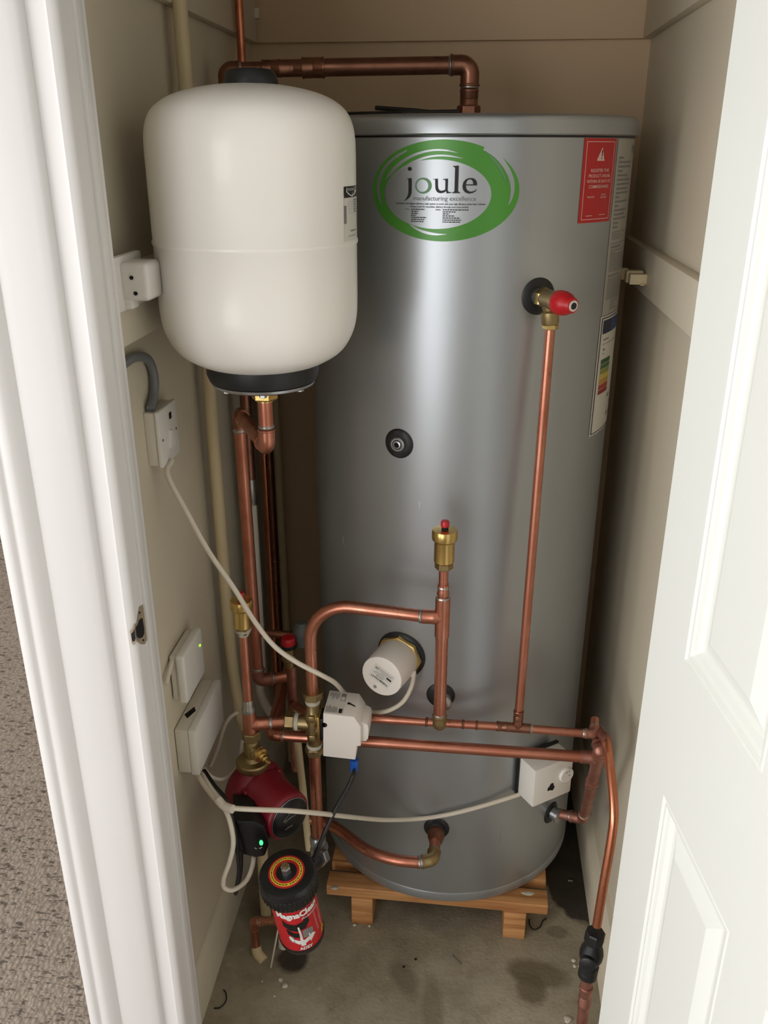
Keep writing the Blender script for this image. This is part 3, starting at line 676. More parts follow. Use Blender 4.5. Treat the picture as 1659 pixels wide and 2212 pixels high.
# white stacked clip fixed on the right middle batten
q = V((XR-.02, PX(1396, 602, XR-.02).y, PX(1396, 602, XR-.02).z))
t = thing('pipe_clip', q, 'cream plastic clip screwed on the right middle batten beside the cylinder', 'pipe clip')
MB().box((-.030, -.010, -.0095), (0, .010, .0085), Matrix.Translation(q), .0015).build('base', 'cream', t)
MB().box((-.034, .009, -.009), (-.004, .030, .012), Matrix.Translation(q), .002).box((-.044, .026, -.006), (-.028, .040, .014), Matrix.Translation(q), .002).build('jaw', 'cream', t)
MB().box((-.012, -.016, -.010), (-.004, .016, -.0078), Matrix.Translation(q), .0005).build('lug', 'cream', t)
q = PY(541, 28, 1.963)
t = thing('pipe_clip', q, 'small cream plastic clip on the upper back batten beside the copper riser', 'pipe clip')
MB().box((-.020, -.012, -.011), (.020, 0, .008), Matrix.Translation(q), .002).build('base', 'batten', t)
MB().box((-.011, -.030, -.009), (.003, -.011, .007), Matrix.Translation(q), .002).build('jaw', 'batten', t)

# ---- pressure and temperature relief valve
n1 = cyn(pt1); b1 = V((CC.x, CC.y, pt1.z))+n1*CR; f1 = frame(b1, n1, (0, 0, 1))
rv = thing('relief_valve', b1, 'brass relief valve with red cap sticking out near the top of the cylinder', 'valve')
MB().lathe([(.0135, .002), (.0135, .013)], f1, 24).build('spigot', 'zinc', rv)
MB().hexa(.0165, .011, .026, f1).build('hex_collar', 'brass', rv, 20)
aim = (n1+V((.40, -.20, -.06))).normalized(); c1 = b1+n1*.033; RY = c1.y
RP = PY(1192, 705, c1.y)
MB().lathe([(.0125, -.012), (.0145, -.006), (.0145, .012), (.0165, .016), (.0165, .020)], frame(c1, aim), 28).lathe([(.0125, -.008), (.0115, .010), (.0105, .016), (.0135, .019), (.0135, .035), (.012, .038)], frame(c1, V((.12, 0, -1))), 28).build('valve_body', 'brassd', rv)
kn = c1+aim*.020
MB().lathe([(.0175, 0), (.0182, .003), (.0182, .012), (.0165, .020), (.0125, .026), (.0120, .031), (.0105, .033), (.0078, .0332)], frame(kn, aim), 40).build('cap', 'red', rv)
MB().lathe([(.0080, .0325), (.0080, .0345), (.0052, .0345)], frame(kn, aim), 24, cap=False).build('cap_badge', 'label', rv)
MB().lathe([(.0052, .0335), (.0050, .0352), (.001, .0352)], frame(kn, aim), 18).build('badge_centre', 'ink', rv)
# relief discharge pipe
YR = 1.322
rt = c1+V((.12, 0, -1)).normalized()*.042
z15 = PY(1118, 1572, YR).z; J15 = V((PY(1118, 1572, YR).x, YR, z15))
t = root(J15, 'long thin copper discharge pipe dropping from the red capped relief valve')
pipe(t, [rt+V((0, 0, .006)), rt, J15], r15, 'copper'); hexnut(t, rt+V((0, 0, .001)), (0, 0, 1), .0125, .008, 'brass', 'compression_nut', 'shiny brass nut')
sleeve(t, J15+V((-.0, 0, .028)), (0, 0, 1), r15, .018, 'copperd')
# 15 mm header across the cylinder
H0 = PY(665, 1543, YR+.01); H1 = PY(1284, 1586, YR)
t = root(H1, 'upper thinner copper pipe crossing low in front of the cylinder')
H2 = PY(1284, 1586, YR)+V((.004, .034, .008))
pipe(t, [PY(632, 1520, 1.42), H0, J15, H1, H2], r15, 'copper', [.02, 0, .012])
dH = (H1-J15).normalized()
tee(t, J15, dH, (0, 0, 1), r15, 'copperd', .022, r15)
for u in (925, 1003, 1032, 1097, 1142):
    p = H0+(J15-H0)*((u-665)/(1118-665)) if u < 1118 else J15+dH*.024
    ring(t, p, dH, r15, 'solder' if u > 1090 else 'copperd', .0025, 1.16)
sleeve(t, J15-dH*.028, dH, r15, .02, 'copperd')
elbow(t, J15, H1, H2, r15, 'copperold', .016)
# 22 mm header
YL = 1.320
L0 = PY(583, 1587, YL); L1 = PY(1292, 1637, YL); Lb = PZ(630, 1418, L0.z)
t = root(L0, 'lower thicker copper pipe crossing low in front of the cylinder from elbow to right tee')
pipe(t, [Lb, L0, L1], .0105, 'copper', .014); elbow(t, Lb, L0, L1, .0100, 'copper', .024)
dL = (L1-L0).normalized()
L2 = PZ(1260, 1768, pt5.z+.010); n5 = cyn(pt5); s5 = V((CC.x, CC.y, L2.z))+n5*(CR)
L3 = V((CC.x, CC.y, pt5.z+.002))+n5*(CR+.004)
ring(t, L1-dL*.026, dL, .0105)
t = root(L2, 'pink oxidised copper tee and drop pipe curling into the lower right side of the cylinder')
tee(t, L1, L2-L1, -dL, .0105, 'copperold', .030, .0105)
Lup = L1+(L1-L2).normalized()*.030
pipe(t, [Lup, L1, L2, L3], .0105, 'copperold', [0, .016]); elbow(t, L1, L2, L3, .0105, 'copperold', .026)
sleeve(t, L2+(L1-L2)*.62, L1-L2, .0105, .020, 'copperold')
MB().lathe([(.0135, 0), (.0135, .010), (.0155, .011), (.0155, .016), (.0125, .018)], frame(L3, n5), 26).build('boss', 'zinc', t)
pipe(t, [Lup, Lup+V((0, .05, .004))], .0105, 'copperold'); elbow(t, L1, Lup, Lup+V((.0, .06, .004)), .0105, 'copperold', .017, False)
# right hand falling pipe with black stopcock
rp = [PY(1292, 1574, 1.36), PY(1308, 1598, 1.285), PY(1317, 1650, 1.24), PY(1326, 1745, 1.185), PY(1321, 1810, 1.165), PY(1303, 1915, 1.145), PY(1289, 2000, 1.135)]
st1 = PY(1289, 2000, 1.135); st2 = PY(1268, 2110, 1.13); Rb = V((st2.x+.003, 1.13, 0))
t = root(Rb, 'bent copper pipe falling down the right wall into the black fitting near the door')
MB().tube(smoothline(rp, 7), r15, 20).build('pipe', 'copperbright', t)
MB().tube(fillet([PY(1292, 1574, 1.36), PY(1309, 1596, 1.285), PY(1314, 1630, 1.26)], .012), r15*1.18, 20).build('elbow', 'copperold', t)
d_ = (st1-st2).normalized()
t = root(Rb, 'worn pink copper pipe stub rising from the floor into the black fitting')
MB().tube([Rb, V((st2.x, 1.13, st2.z-.04)), st2], .0100, 20).build('pipe', 'copperold', t)
sleeve(t, V((st2.x+.001, 1.13, st2.z-.045)), (0, 0, 1), .0100, .045, 'copperold'); sleeve(t, V((st2.x+.002, 1.13, .035)), (0, 0, 1), .0112, .065, 'copperold')
t = thing('stopcock', st2, 'black plastic coupling joining the copper pipes at the lower right by the door', 'pipe fitting')
c = (st1+st2)/2; Ls = (st1-st2).length; fs = frame(st2, d_)
MB().lathe([(.0115, .0), (.0165, .003), (.0165, .014), (.0155, .015), (.0168, .016), (.0168, .028), (.0145, .030), (.0145, .036)], fs, 28).build('lower_nut', 'black', t)
MB().lathe([(.0125, .034), (.0165, .038), (.0200, .046), (.0205, .056), (.0185, .066), (.0135, .076), (.0125, .084)], fs, 28).lathe([(.012, 0), (.0125, .012), (.0135, .014), (.0135, .022), (.010, .024)], frame(st2+d_*.052+V((-.004, -.004, 0)), V((-.25, -.9, .1))), 22).build('body', 'black', t)
MB().hexa(.0172, .080, .103, fs, 8).build('upper_nut', 'black', t, 20)

# ---- air vent maker
def air_vent(base, top_h, label, k=1.):
    t = thing('automatic_air_vent', base, label, 'air vent', 'automatic air vents on the copper pipes'); m = Matrix.Translation(V(base)) @ Matrix.Diagonal((k, k, k, 1))
    MB().hexa(.0150, 0, .011, m).build('hex_base', 'brassd', t, 20)
    MB().lathe([(.0135, .011), (.0165, .014), (.0165, .048), (.0172, .050), (.0200, .052), (.0206, .055), (.0206, .066), (.0195, .0685), (.012, .0695), (.001, .070)], m, 40).build('body', 'brass', t)
    MB().lathe([(.0055, .0690), (.0055, .075), (.001, .0752)], m, 20).build('stem', 'hole', t)
    MB().lathe([(.0062, .074), (.0068, .0745), (.0068, .082), (.0058, .084), (.001, .0845)], m, 20).build('cap', 'red', t)
    return t
YV = 1.272
K1 = V((PY(949, 1561, YV).x, YV, pt3.z))
TT = PY(951, 1333, YV); TT = V((K1.x, YV, TT.z)); top1 = V((K1.x, YV, PY(957, 1228, YV).z))
t = root(K1, 'upright copper pipe in front of the cylinder carrying the shiny brass air vent')
pk = V((K1.x, CC.y-CR+.006, K1.z))
pipe(t, [pk, K1, TT+V((0, 0, .02))], .0108, 'copper', .014); elbow(t, pk, K1, TT, .0104, 'brassd', .024)
tee(t, TT, (0, 0, 1), (-1, 0, 0), .0108, 'copper', .036)
pipe(t, [TT+V((0, 0, .02)), top1+V((0, 0, .004))], r15, 'copper'); ring(t, TT+V((0, 0, .036)), (0, 0, 1), .0108, 'solder', .003)
ring(t, TT+V((0, 0, .056)), (0, 0, 1), r15, 'solder', .004, 1.25)
MB().lathe([(r15*1.05, .036), (.0105, .044), (r15*1.2, .05), (r15*1.2, .062)], Matrix.Translation(TT), 20).build('reducer', 'copper', t)
MB().lathe([(.0135, .002), (.0135, .020), (.0155, .021), (.0155, .027), (.0125, .029)], frame((pk.x+.004, CC.y-CR, pk.z), (0, -1, 0)), 26).build('boss', 'solder', t)
air_vent(top1, 0, 'shiny brass air vent with red cap standing in front of the cylinder')
# ---- arch to valve
YM = 1.290
VT = V((PY(675, 1500, YM).x, YM, PY(675, 1500, YM).z)); AC = V((VT.x, YM-.004, PY(672, 1306, YM).z)); AR = TT+V((-.028, 0, 0))
t = root(AC, 'copper pipe arching from the valve over to the air vent pipe')
AR2 = V((AR.x, YV, TT.z)); 
pipe(t, [AR2, V((AC.x, YM, AR2.z+.006)), V((VT.x, YM, VT.z-.01))], .0108, 'copper', .072, 24); ring(t, AR2+V((-.0085, 0, 0)), (1, 0, 0), .0108, 'solder', .003)
# ---- motorised valve
zc = PY(676, 1562, YM).z; zb = PY(677, 1622, YM).z; vx = VT.x
mv = thing('motorised_valve', (vx, YM, zb), 'brass three port valve with white motor head labelled on top, joining the copper pipes', 'valve')
mm = Matrix.Translation(V((vx, YM, zc)))
hb = zc-zb
MB().lathe([(.0125, -hb+.006), (.0125, -.026), (.0150, -.022), (.0158, -.012), (.0158, .012), (.0150, .020), (.0125, .024), (.0125, VT.z-zc-.006)], mm, 30).lathe([(.0140, .004), (.0140, .034), (.0120, .036)], mm @ Matrix.Rotation(-PI/2, 4, 'Y') @ Matrix.Translation(V((.0, 0, 0))), 26).box((.006, -.010, -.006), (.018, -.017, .006), mm, .001).box((-.006, -.0185, .013), (.006, -.012, .026), mm, .0015).box((-.006, -.0185, -.028), (.006, -.012, -.015), mm, .0015).build('valve_body', 'brassd', mv)
MB().lathe([(.0128, VT.z-zc-.018), (.0142, VT.z-zc-.014), (.0138, VT.z-zc-.007)], mm, 22).build('jointing_paste', 'ptfe', mv)
hexnut(mv, (vx, YM, VT.z-.002), (0, 0, 1), .0178, .014, 'brassd', 'top_nut'); MB().lathe([(.0190, -.0015), (.0190, .0015)], frame((vx, YM, VT.z+.007), (0, 0, 1)), 30).build('top_nut_rim', 'brassd', mv)
hexnut(mv, (vx, YM, zb+.002), (0, 0, 1), .0172, .015, 'brassd', 'bottom_nut'); MB().lathe([(.0130, 0), (.0145, .004), (.0140, .008)], frame((vx, YM, zb+.0095), (0, 0, 1)), 22).build('jointing_paste', 'ptfe', mv)
zl = PY(635, 1554, YM).z
hexnut(mv, (vx-.043, YM, zc+.001), (1, 0, 0), .0178, .018, 'brassd', 'side_nut'); MB().lathe([(.0150, -.002), (.0162, 0), (.0150, .005)], frame((vx-.032, YM, zc+.001), (1, 0, 0)), 22).build('jointing_paste', 'ptfe', mv)
# head
hx0 = PY(698, 1580, 1.250).x; 
MB().box((vx+.010, YM-.020, zc-.026), (vx+.0145, YM+.020, zc+.026), None, .0006).build('mounting_plate', 'brass', mv)
MB().box((vx+.0145, YM-.018, zc-.024), (hx0+.002, YM+.018, zc+.022), None, .0006).build('gear_plate', 'blackp', mv)
for dz in (-.020, .014): MB().box((hx0-.004, YM-.024, zc+dz), (hx0+.001, YM-.018, zc+dz+.004), None, .0004).build('fixing_screw', 'zinc', mv)
yf, yb = 1.247, 1.318
def hp(u, v): p = PY(u, v, yf); return (p.x, p.z)
poly = [hp(698, 1541), hp(698, 1633.5), hp(767.5, 1641.5), hp(771, 1612), hp(779.3, 1612), hp(779.3, 1570.5), hp(765, 1549)]
mh = Matrix(((1, 0, 0, 0), (0, 0, 1, 0), (0, 1, 0, 0), (0, 0, 0, 1)))
head = MB()
def bevel_prism(poly, y0, y1, bv=.0012):
    bm = bmesh.new(); a = [bm.verts.new((x, y0, z)) for x, z in poly]; b = [bm.verts.new((x, y1, z)) for x, z in poly]; n = len(poly)
    bm.faces.new(a); bm.faces.new(b[::-1])
    for i in range(n): bm.faces.new((a[i], b[i], b[(i+1) % n], a[(i+1) % n]))
    bmesh.ops.recalc_face_normals(bm, faces=bm.faces); bmesh.ops.bevel(bm, geom=bm.edges[:], offset=bv, segments=2, profile=.5, affect='EDGES', clamp_overlap=True)
    bm.verts.index_update(); o = MB().add([w.co.copy() for w in bm.verts], [[w.index for w in f.verts] for f in bm.faces]); bm.free(); return o
hd = bevel_prism(poly, yf, yb)
mb2 = bevel_prism([(poly[4][0]-.004, poly[3][1]+.002), (poly[4][0]-.004, poly[5][1]-.001), (poly[4][0]+.001, poly[5][1]+.002), (poly[4][0]+.011, poly[5][1]-.004), (poly[4][0]+.0125, poly[5][1]-.012), (poly[4][0]+.0115, poly[3][1]+.008), (poly[4][0]+.007, poly[3][1]+.002)], yf+.012, yb-.006)
hd.add(mb2.v, mb2.f)
hdo = hd.build('motor_head', 'headplastic', mv); lab(hdo, 'white plastic motor head with chamfered corner')
zt = poly[0][1]
def tl(x, y, lift):     # top label, x along the box, y towards the back
    z0 = zt; z1 = poly[6][1]; f_ = (x)/100; return V((poly[0][0]+(poly[6][0]-poly[0][0])*f_, yf+.0025+(yb-yf-.005)*y/100, z0+(z1-z0)*f_+lift))
Art(tl).quad_grid(3, 2, 62, 96, 1, 1, .0003).build('rating_label', 'label', hdo)
A_ = Art(tl); random.seed(9)
for k in range(9):
    x = 5+k*4.3
    A_.quad_grid(x, 5, x+2, 5+random.uniform(18, 34), 1, 1, .0006)
    if k > 0: A_.quad_grid(x-2, 94-random.uniform(16, 34), x, 94, 1, 1, .0006)
A_.quad_grid(56, 4, 57, 24, 1, 1, .0006)
A_.build('small_print', 'inkg', hdo)
Art(tl).quad_grid(47, 5, 58, 24, 1, 1, .0007).build('approval_mark', 'ink', hdo)
Art(tl).quad_grid(44, 60, 60, 94, 1, 1, .0005).build('wiring_diagram', 'inkg', hdo); Art(tl).quad_grid(46, 62, 58, 78, 1, 1, .0007).build('wiring_diagram', 'label', hdo)
A_ = Art(tl); A_.poly(ell(73, 52, 4.2, 5.5, 16)[:-1], .0006); A_.poly([(74, 50), (96, 40), (97, 44), (76, 56)], .0006); A_.build('lever_slot', 'ink', hdo)
fh = lambda x, z: V((x, yf-.0004, z))
q = PY(700, 1566, yf); MB().lathe([(.0045, -.001), (.0045, .0006), (.001, .0006)], frame(q+V((.001, 0, 0)), (0, -1, 0)), 20).box((-.004, -.0045, -.001), (.001, .0045, .0006), frame(q, (0, -1, 0), (1, 0, 0))).build('cable_notch', 'hole', hdo)
bg = PY(765, 1646, yf+.02)
MB().lathe([(.0078, .006), (.0078, -.014), (.0068, -.019), (.0045, -.020)][::-1], Matrix.Translation(bg), 20).build('cable_gland', 'blue', mv)
# branch from left tee
YT = 1.268
TE = PY(538, 1541, YT); zbr = zc+.002
TE = V((TE.x, YT, zbr+.004)); pA = V((vx-.040, YM, zc+.001))
t = root(TE, 'copper tee left of the motorised valve with the old brass air vent pipe above it')
tb = V((TE.x, YT, PY(547, 1600, YT).z)); ta = V((TE.x, YT, PY(525, 1362, YT).z))
pipe(t, [TE, pA], .0105, 'copper'); pipe(t, [ta, TE+V((0, 0, .02))], .0084, 'copper'); pipe(t, [TE, tb], .0108, 'copper')
tee(t, TE, (0, 0, 1), pA-TE, .0110, 'copper', .030, .0103); ring(t, TE+(pA-TE).normalized()*.036, pA-TE, .0105)
MB().lathe([(.0125, .026), (.0130, .031), (.0122, .036), (.0098, .040), (.0098, .050), (.0086, .052)], Matrix.Translation(TE), 22).build('reducer', 'solder', t)
av = air_vent(ta+V((0, 0, -.004)), 0, 'tarnished brass air vent with red cap at the left behind the white cable', .92)
MB().lathe([(.0085, -.010), (.0125, -.002), (.0145, .003), (.010, .006)], Matrix.Translation(ta), 20).build('jointing_paste', 'ptfe', av)
# drop pipe under valve
dz0 = PY(680, 1812, YM).z
t = root((vx, YM, dz0), 'copper pipe dropping straight down below the motorised valve')
pipe(t, [(vx, YM, zb), (vx, YM, dz0)], .0108, 'copper'); MB().lathe([(.0118, -.001), (.0125, .004), (.0118, .010)], Matrix.Translation(V((vx, YM, dz0))), 22).build('solder_ring', 'solder', t)
# cylinder return pipe
zr = pt4.z
K4 = PZ(936, 1858, zr); KX = K4.x+.002; KY = CC.y-CR
pts = [V((KX, KY-.003, zr)), K4]+[PZ(u, v, zr) for u, v in ((905, 1863), (858, 1858), (815, 1846), (780, 1828), (748, 1803), (722, 1786), (700, 1776), (664, 1768))]
t = root(K4, 'copper pipe curving left around the cylinder base from the lowest port')
MB().tube(fillet([pts[0], pts[1], pts[2]], .012)+smoothline(pts[2:], 6)[1:], .0108, 22).build('pipe', 'copper', t)
elbow(t, pts[0], K4, pts[2], .0108, 'brassd', .022); ring(t, pts[2], pts[2]-K4, .0108)
MB().lathe([(.0140, .002), (.0140, .012)], frame((KX, KY, zr), (0, -1, 0)), 26).build('boss', 'zinc', t)
MB().lathe([(.0158, .010), (.0165, .012), (.0165, .024), (.0150, .027), (.0128, .036), (.0120, .038)], frame((KX, KY, zr), (0, -1, 0)), 26).build('reducer', 'copperd', t)

# ------------------------------------------------------------------ immersion heater
gi = CY(866, 1414); ni = cyn(gi); bi = V((CC.x, CC.y, gi.z))+ni*CR; fi = frame(bi, ni, (0, 0, 1))
ih = thing('immersion_heater', bi, 'white round immersion heater cap with upside down writing on the front of the cylinder', 'heater')
g = grommet(gi, .0470, ih, .007); 
MB().hexa(.0440, .006, .018, fi, 8).build('heater_nut', 'brass', ih, 20)
mb = MB(); ax = (ni+V((-.05, -.06, .02))).normalized(); hc = frame(bi+ni*.010, ax, (0, 0, 1))
MB().lathe([(.0385, .004), (.0395, .006), (.0385, .070), (.0380, .0718), (.0365, .0725), (.001, .0725)], hc, 64).build('cap', 'headplastic', ih)
# writing, upside down: turn the label axes round
zz = V(hc.col[2][:3]); tx = V((0, 0, 1)).cross(zz).normalized(); ty = zz.cross(tx); hctr = V(hc.translation)+zz*.0725
ca, sa = math.cos(R_(180-27)), math.sin(R_(180-27))
def hl(x, y, lift):
    X = x*.00113; Y = y*.00113; return hctr+tx*(X*ca-Y*sa)+ty*(X*sa+Y*ca)+zz*lift
hlb = Art(hl).quad_grid(-19, -15, 19, 14, 1, 1, .0003).build('rating_label', 'label', ih)
A_ = Art(hl).text('THERMOWATT', -16, 6.5, 5.0, .025, 'LEFT', 32, lift=.0006)
A_.text('ALLOY 800', -5, 2.6, 2.7, .02, 'LEFT', 13, lift=.0006).text('CE', 10, -10.5, 4.2, .01, 'LEFT', 6, lift=.0006)
A_.quad_grid(-17, -5, -8, -2, 1, 1, .0006)
A_.build('lettering', 'ink', hlb)
A_ = Art(hl); random.seed(2)
for k, (a, b) in enumerate(((-16, 15), (-6, 14), (-4, 12), (-16, 4), (-14, 16), (-16, 14), (-17, 12))): A_.quad_grid(a, .6-k*2.0, b, 1.1-k*2.0, 1, 1, .0006)
A_.build('small_print', 'inkg', hlb)
sc_ = hl(0, 24, 0); MB().lathe([(.0030, .0), (.0032, .0007), (.0026, .0014), (.001, .0014)], frame(sc_, zz), 16).build('screw', 'zinc', ih)
MB().lathe([(.004, -.004), (.006, -.002), (.006, .006), (.0045, .008)], frame(bi+ni*.028+tx*.036-V((0, 0, .012)), V((0, 0, -1))), 16).build('cable_entry', 'headplastic', ih)

# ------------------------------------------------------------------ cylinder thermostat
th = thing('cylinder_thermostat', CY(1165, 1650), 'white thermostat box with a round dial low on the right of the cylinder', 'thermostat')
ta_ = R_(35); nt = V((math.sin(ta_), -math.cos(ta_), 0)); tt = V((math.cos(ta_), math.sin(ta_), 0))
tw, hh, dd = .047, .0435, .050
best = None
for k in range(200):
    Y = 1.20+k*.001; c_ = PY(1150, 1745, Y); bc_ = c_+tt*tw-nt*dd+V((0, 0, hh)); dlt = abs(math.hypot(bc_.x-CC.x, bc_.y-CC.y)-CR-.006)
    if best is None or dlt < best[0]: best = (dlt, bc_)
fm = frame(best[1], nt, tt)      # x: to the right, y: up, origin at the middle of the back
MB().box((-tw-.003, -hh-.003, -.004), (tw+.001, hh+.003, .004), fm, .001).build('back_plate', 'blackp', th)
MB().box((-tw, -hh, .003), (tw, hh, dd), fm, .0025).box((-tw+.012, -hh-.004, .003), (-tw+.024, -hh+.002, .010), fm, .001).build('case', 'whiteplastic', th)
MB().lathe([(.0160, .0), (.0160, .0045), (.0150, .006), (.001, .006)], fm @ Matrix.Translation(V((.030, .006, dd-.0005))), 40).build('dial', 'whiteplastic', th)
A_ = Art(lambda x, y, l: fm @ V((.030+x*.001, .006+y*.001, dd+.0055+l)))
for a, b in ((-3, 7), (3, 8), (4, -2)): A_.quad_grid(a, b, a+1.8, b+3, 1, 1, .0003)
A_.build('dial_mark', 'ink', th)
A_ = Art(lambda x, y, l: fm @ V((-.005+x*.00105, -.012+y*.00105, dd+l)))
A_.poly([(-8, -3), (-7, 2), (-3, 5), (-2, 8), (2, 10), (6, 7), (6, 3), (9, 0), (8, -5), (5, -8), (1, -7), (-2, -5), (-6, -6)], .0004).build('reset_hole', 'hole', th)
#==PART4==
# ------------------------------------------------------------------ pump isolating valve and pump
gx, gy = TE.x+.001, YT
gz = PY(545, 1622, YT).z
gvt = thing('gate_valve', (gx, gy, gz-.03), 'dull brass isolating valve with round flange and stubby spindle above the red pump', 'valve')
gm = Matrix.Translation(V((gx, gy, gz)))
hexnut(gvt, (gx, gy, gz+.034), (0, 0, 1), .0170, .018, 'brassd', 'compression_nut')
MB().lathe([(.0120, .026), (.0145, .018), (.0150, .004), (.0135, -.010), (.0180, -.016), (.0290, -.0185), (.0310, -.021), (.0310, -.030), (.0290, -.034), (.02, -.035)][::-1], gm, 44).build('valve_body', 'brassd', gvt)
sd = V((.72, -.62, -.10)).normalized(); sf = frame((gx, gy, gz+.008), sd)
MB().lathe([(.0115, .010), (.0115, .022), (.0135, .023), (.0135, .028), (.0080, .029), (.0080, .034), (.0060, .035), (.0060, .041), (.0035, .042), (.0035, .052), (.001, .0525)], sf, 26).build('spindle', 'brass', gvt)
MB().hexa(.0145, .015, .022, sf).build('gland_nut', 'brassd', gvt, 20)
pz = gz-.086
pa = V((.76, -.65, .0)).normalized(); PS = 1.12
pf0 = V((gx+.004, gy-.004, pz)); pfm = frame(pf0, pa, (0, 0, 1)) @ Matrix.Diagonal((PS, PS, .98, 1))
pump = thing('circulation_pump', (gx, gy, pz-.05), 'dark red central heating circulation pump with black control box and green light', 'pump')
MB().lathe([(.030, -.032), (.046, -.028), (.052, -.018), (.053, .002), (.051, .012), (.046, .018)], pfm, 48).lathe([(.019, 0), (.0195, .035), (.024, .046), (.026, .050), (.026, .060)], frame(pf0, V((gx, gy, gz-.03))-pf0), 30).lathe([(.019, 0), (.0195, .045), (.024, .052), (.026, .056), (.026, .066)], frame(pf0, (0, 0, -1)), 30).build('volute', 'pump', pump)
MB().lathe([(.046, .014), (.0465, .024), (.0445, .030), (.0425, .050), (.0410, .088), (.0400, .096), (.0375, .0995), (.0345, .1005), (.001, .1005)], pfm, 56).build('motor_housing', 'pump', pump)
fc = pf0+pa*.0985; ff = frame(fc, pa, (0, 0, 1)) @ Matrix.Diagonal((PS, PS, 1, 1))
MB().lathe([(.0350, -.001), (.0350, .0010), (.0342, .0016), (.001, .0016)], ff, 48).build('face_plate', 'blackp', pump)
MB().lathe([(.0350, .0009), (.0350, .0014), (.0343, .0018), (.0343, .0012)], ff, 48, cap=False).build('face_rim', 'zinc', pump)
fx = V(ff.col[0][:3]); fyv = V(ff.col[1][:3]).normalized(); fx = fx.normalized()
if fyv.dot(RGT) < 0: fyv = -fyv
def fl(x, y, l): return fc + fyv*(x*.001) + fx*(y*.001) + pa*(.0018+l)
A_ = Art(fl).band([(-14, 2), (0, 9), (14, 14)], [(-14, 3.2), (0, 10.2), (14, 15.2)]).band([(-6, 16), (-2, 12), (-3, 8)], [(-5, 16.8), (-.6, 12.4), (-2, 7.6)]).band([(-12, -4), (-3, -1), (4, 3)], [(-12, -2.8), (-3, .2), (4, 4)])
A_.text('GRUNDFOS', -15, -1, 4.6, .01, 'LEFT', 28).text('UPS2', -12, -20, 5.5, .01, 'LEFT', 16)
A_.build('lettering', 'inkg', pump)
for a in (50, 140, 230, 320):
    q = pf0+pa*.026+(V(pfm.col[0][:3])*math.cos(R_(a))+V(pfm.col[1][:3])*math.sin(R_(a)))*.0465
    MB().lathe([(.0045, -.010), (.0045, .002), (.003, .003)], frame(q, pa), 12).build('socket_bolt', 'pump', pump)
# control box on the near left side
bn = V((.20, -.97, .05)).normalized(); bc = PY(543, 1804, 1.150); bf = frame(bc, bn, (0, 0, 1))      # local x up, y sideways
up_ = [(.034, -.030), (.030, .004), (.016, .022), (-.026, .028), (-.050, .020), (-.052, .004), (-.040, -.022), (.020, -.030)]
up_ = [(a*1.05, b*1.14) for a, b in up_]
if (bf @ V((0, 1, 0))-bc).dot(RGT) < 0: up_ = [(a, -b) for a, b in up_]
def bp(mat_, poly, h0, h1, bv=.002):
    bm = bmesh.new(); a = [bm.verts.new((x, y, h0)) for x, y in poly]; b = [bm.verts.new((x*.9, y*.9, h1)) for x, y in poly]; n = len(poly)
    bm.faces.new(a); bm.faces.new(b[::-1])
    for i in range(n): bm.faces.new((a[i], b[i], b[(i+1) % n], a[(i+1) % n]))
    bmesh.ops.recalc_face_normals(bm, faces=bm.faces); bmesh.ops.bevel(bm, geom=bm.edges[:], offset=bv, segments=2, profile=.5, affect='EDGES', clamp_overlap=True)
    bm.verts.index_update(); o = MB().add([w.co.copy() for w in bm.verts], [[w.index for w in f.verts] for f in bm.faces], mat_); bm.free(); return o
bp(bf, up_, -.070, .0, .003).build('control_box', 'blackp', pump)
def bl(x, y, l): return bf @ V((y*.001, x*.001, .0004+l))
sgn = 1 if (bf @ V((0, 1, 0))-bc).dot(RGT) > 0 else -1
Art(lambda x, y, l: bl(x*sgn, y, l)).poly([(a*.9+16, b-17) for a, b in ell(0, 0, 3.6, 5.6, 18)[:-1]]).build('power_light', 'led', pump)
A_ = Art(lambda x, y, l: bl(x*sgn, y, l)).band([(4, -26), (8, -29)], [(4, -27.5), (8, -30.2)]).band([(12, -28), (17, -26)], [(12, -29.6), (17, -27.4)])
A_.build('marking', 'inkw', pump)

# ------------------------------------------------------------------ magnetic filter
FT = PY(619, 1884, 1.090); FB = PY(653, 2016, 1.125); fd = (FT-FB); FL = fd.length; fd.normalize()
flt = thing('magnetic_filter', FB, 'red and black heating system filter canister hanging low at the left', 'filter')
cam_side = (EYE-FB); cam_side = (cam_side-fd*cam_side.dot(fd)).normalized()
fF = frame(FB, fd, cam_side)      # x faces the viewer side, z up the can
FR = .0395
ly = V(fF.col[1][:3]); sg = 1 if ly.dot(RGT) > 0 else -1
MB().lathe([(.020, -.016), (.032, -.012), (.0385, -.002), (FR+.0012, .006), (FR+.0012, .012), (FR-.0005, .0125), (FR-.0005, FL-.042)], fF, 64).build('canister', 'blackp', flt)
MB().lathe([(FR, .010), (FR, FL-.040)], fF, 72, 0, 2*PI, cap=False).build('wrap_label', 'filter_red', flt)
mb = MB(); N = 96
pr = [(FR+.003, FL-.046), (.0465, FL-.043), (.0480, FL-.038), (.0492, FL-.016), (.0480, FL-.006), (.0455, FL-.001), (.0385, FL+.0008), (.0305, FL+.0008), (.0305, FL)]
mb.lathe(pr, fF, N)
for k in range(40):
    a = 2*PI*k/40; c_ = V((math.cos(a)*.0484, math.sin(a)*.0484, 0)); mb.box((-.0012, -.0016, FL-.038), (.0016, .0016, FL-.014), fF @ Matrix.Translation(c_) @ Matrix.Rotation(a, 4, 'Z'), .0006, 1)
mb.build('lid', 'blackp', flt)
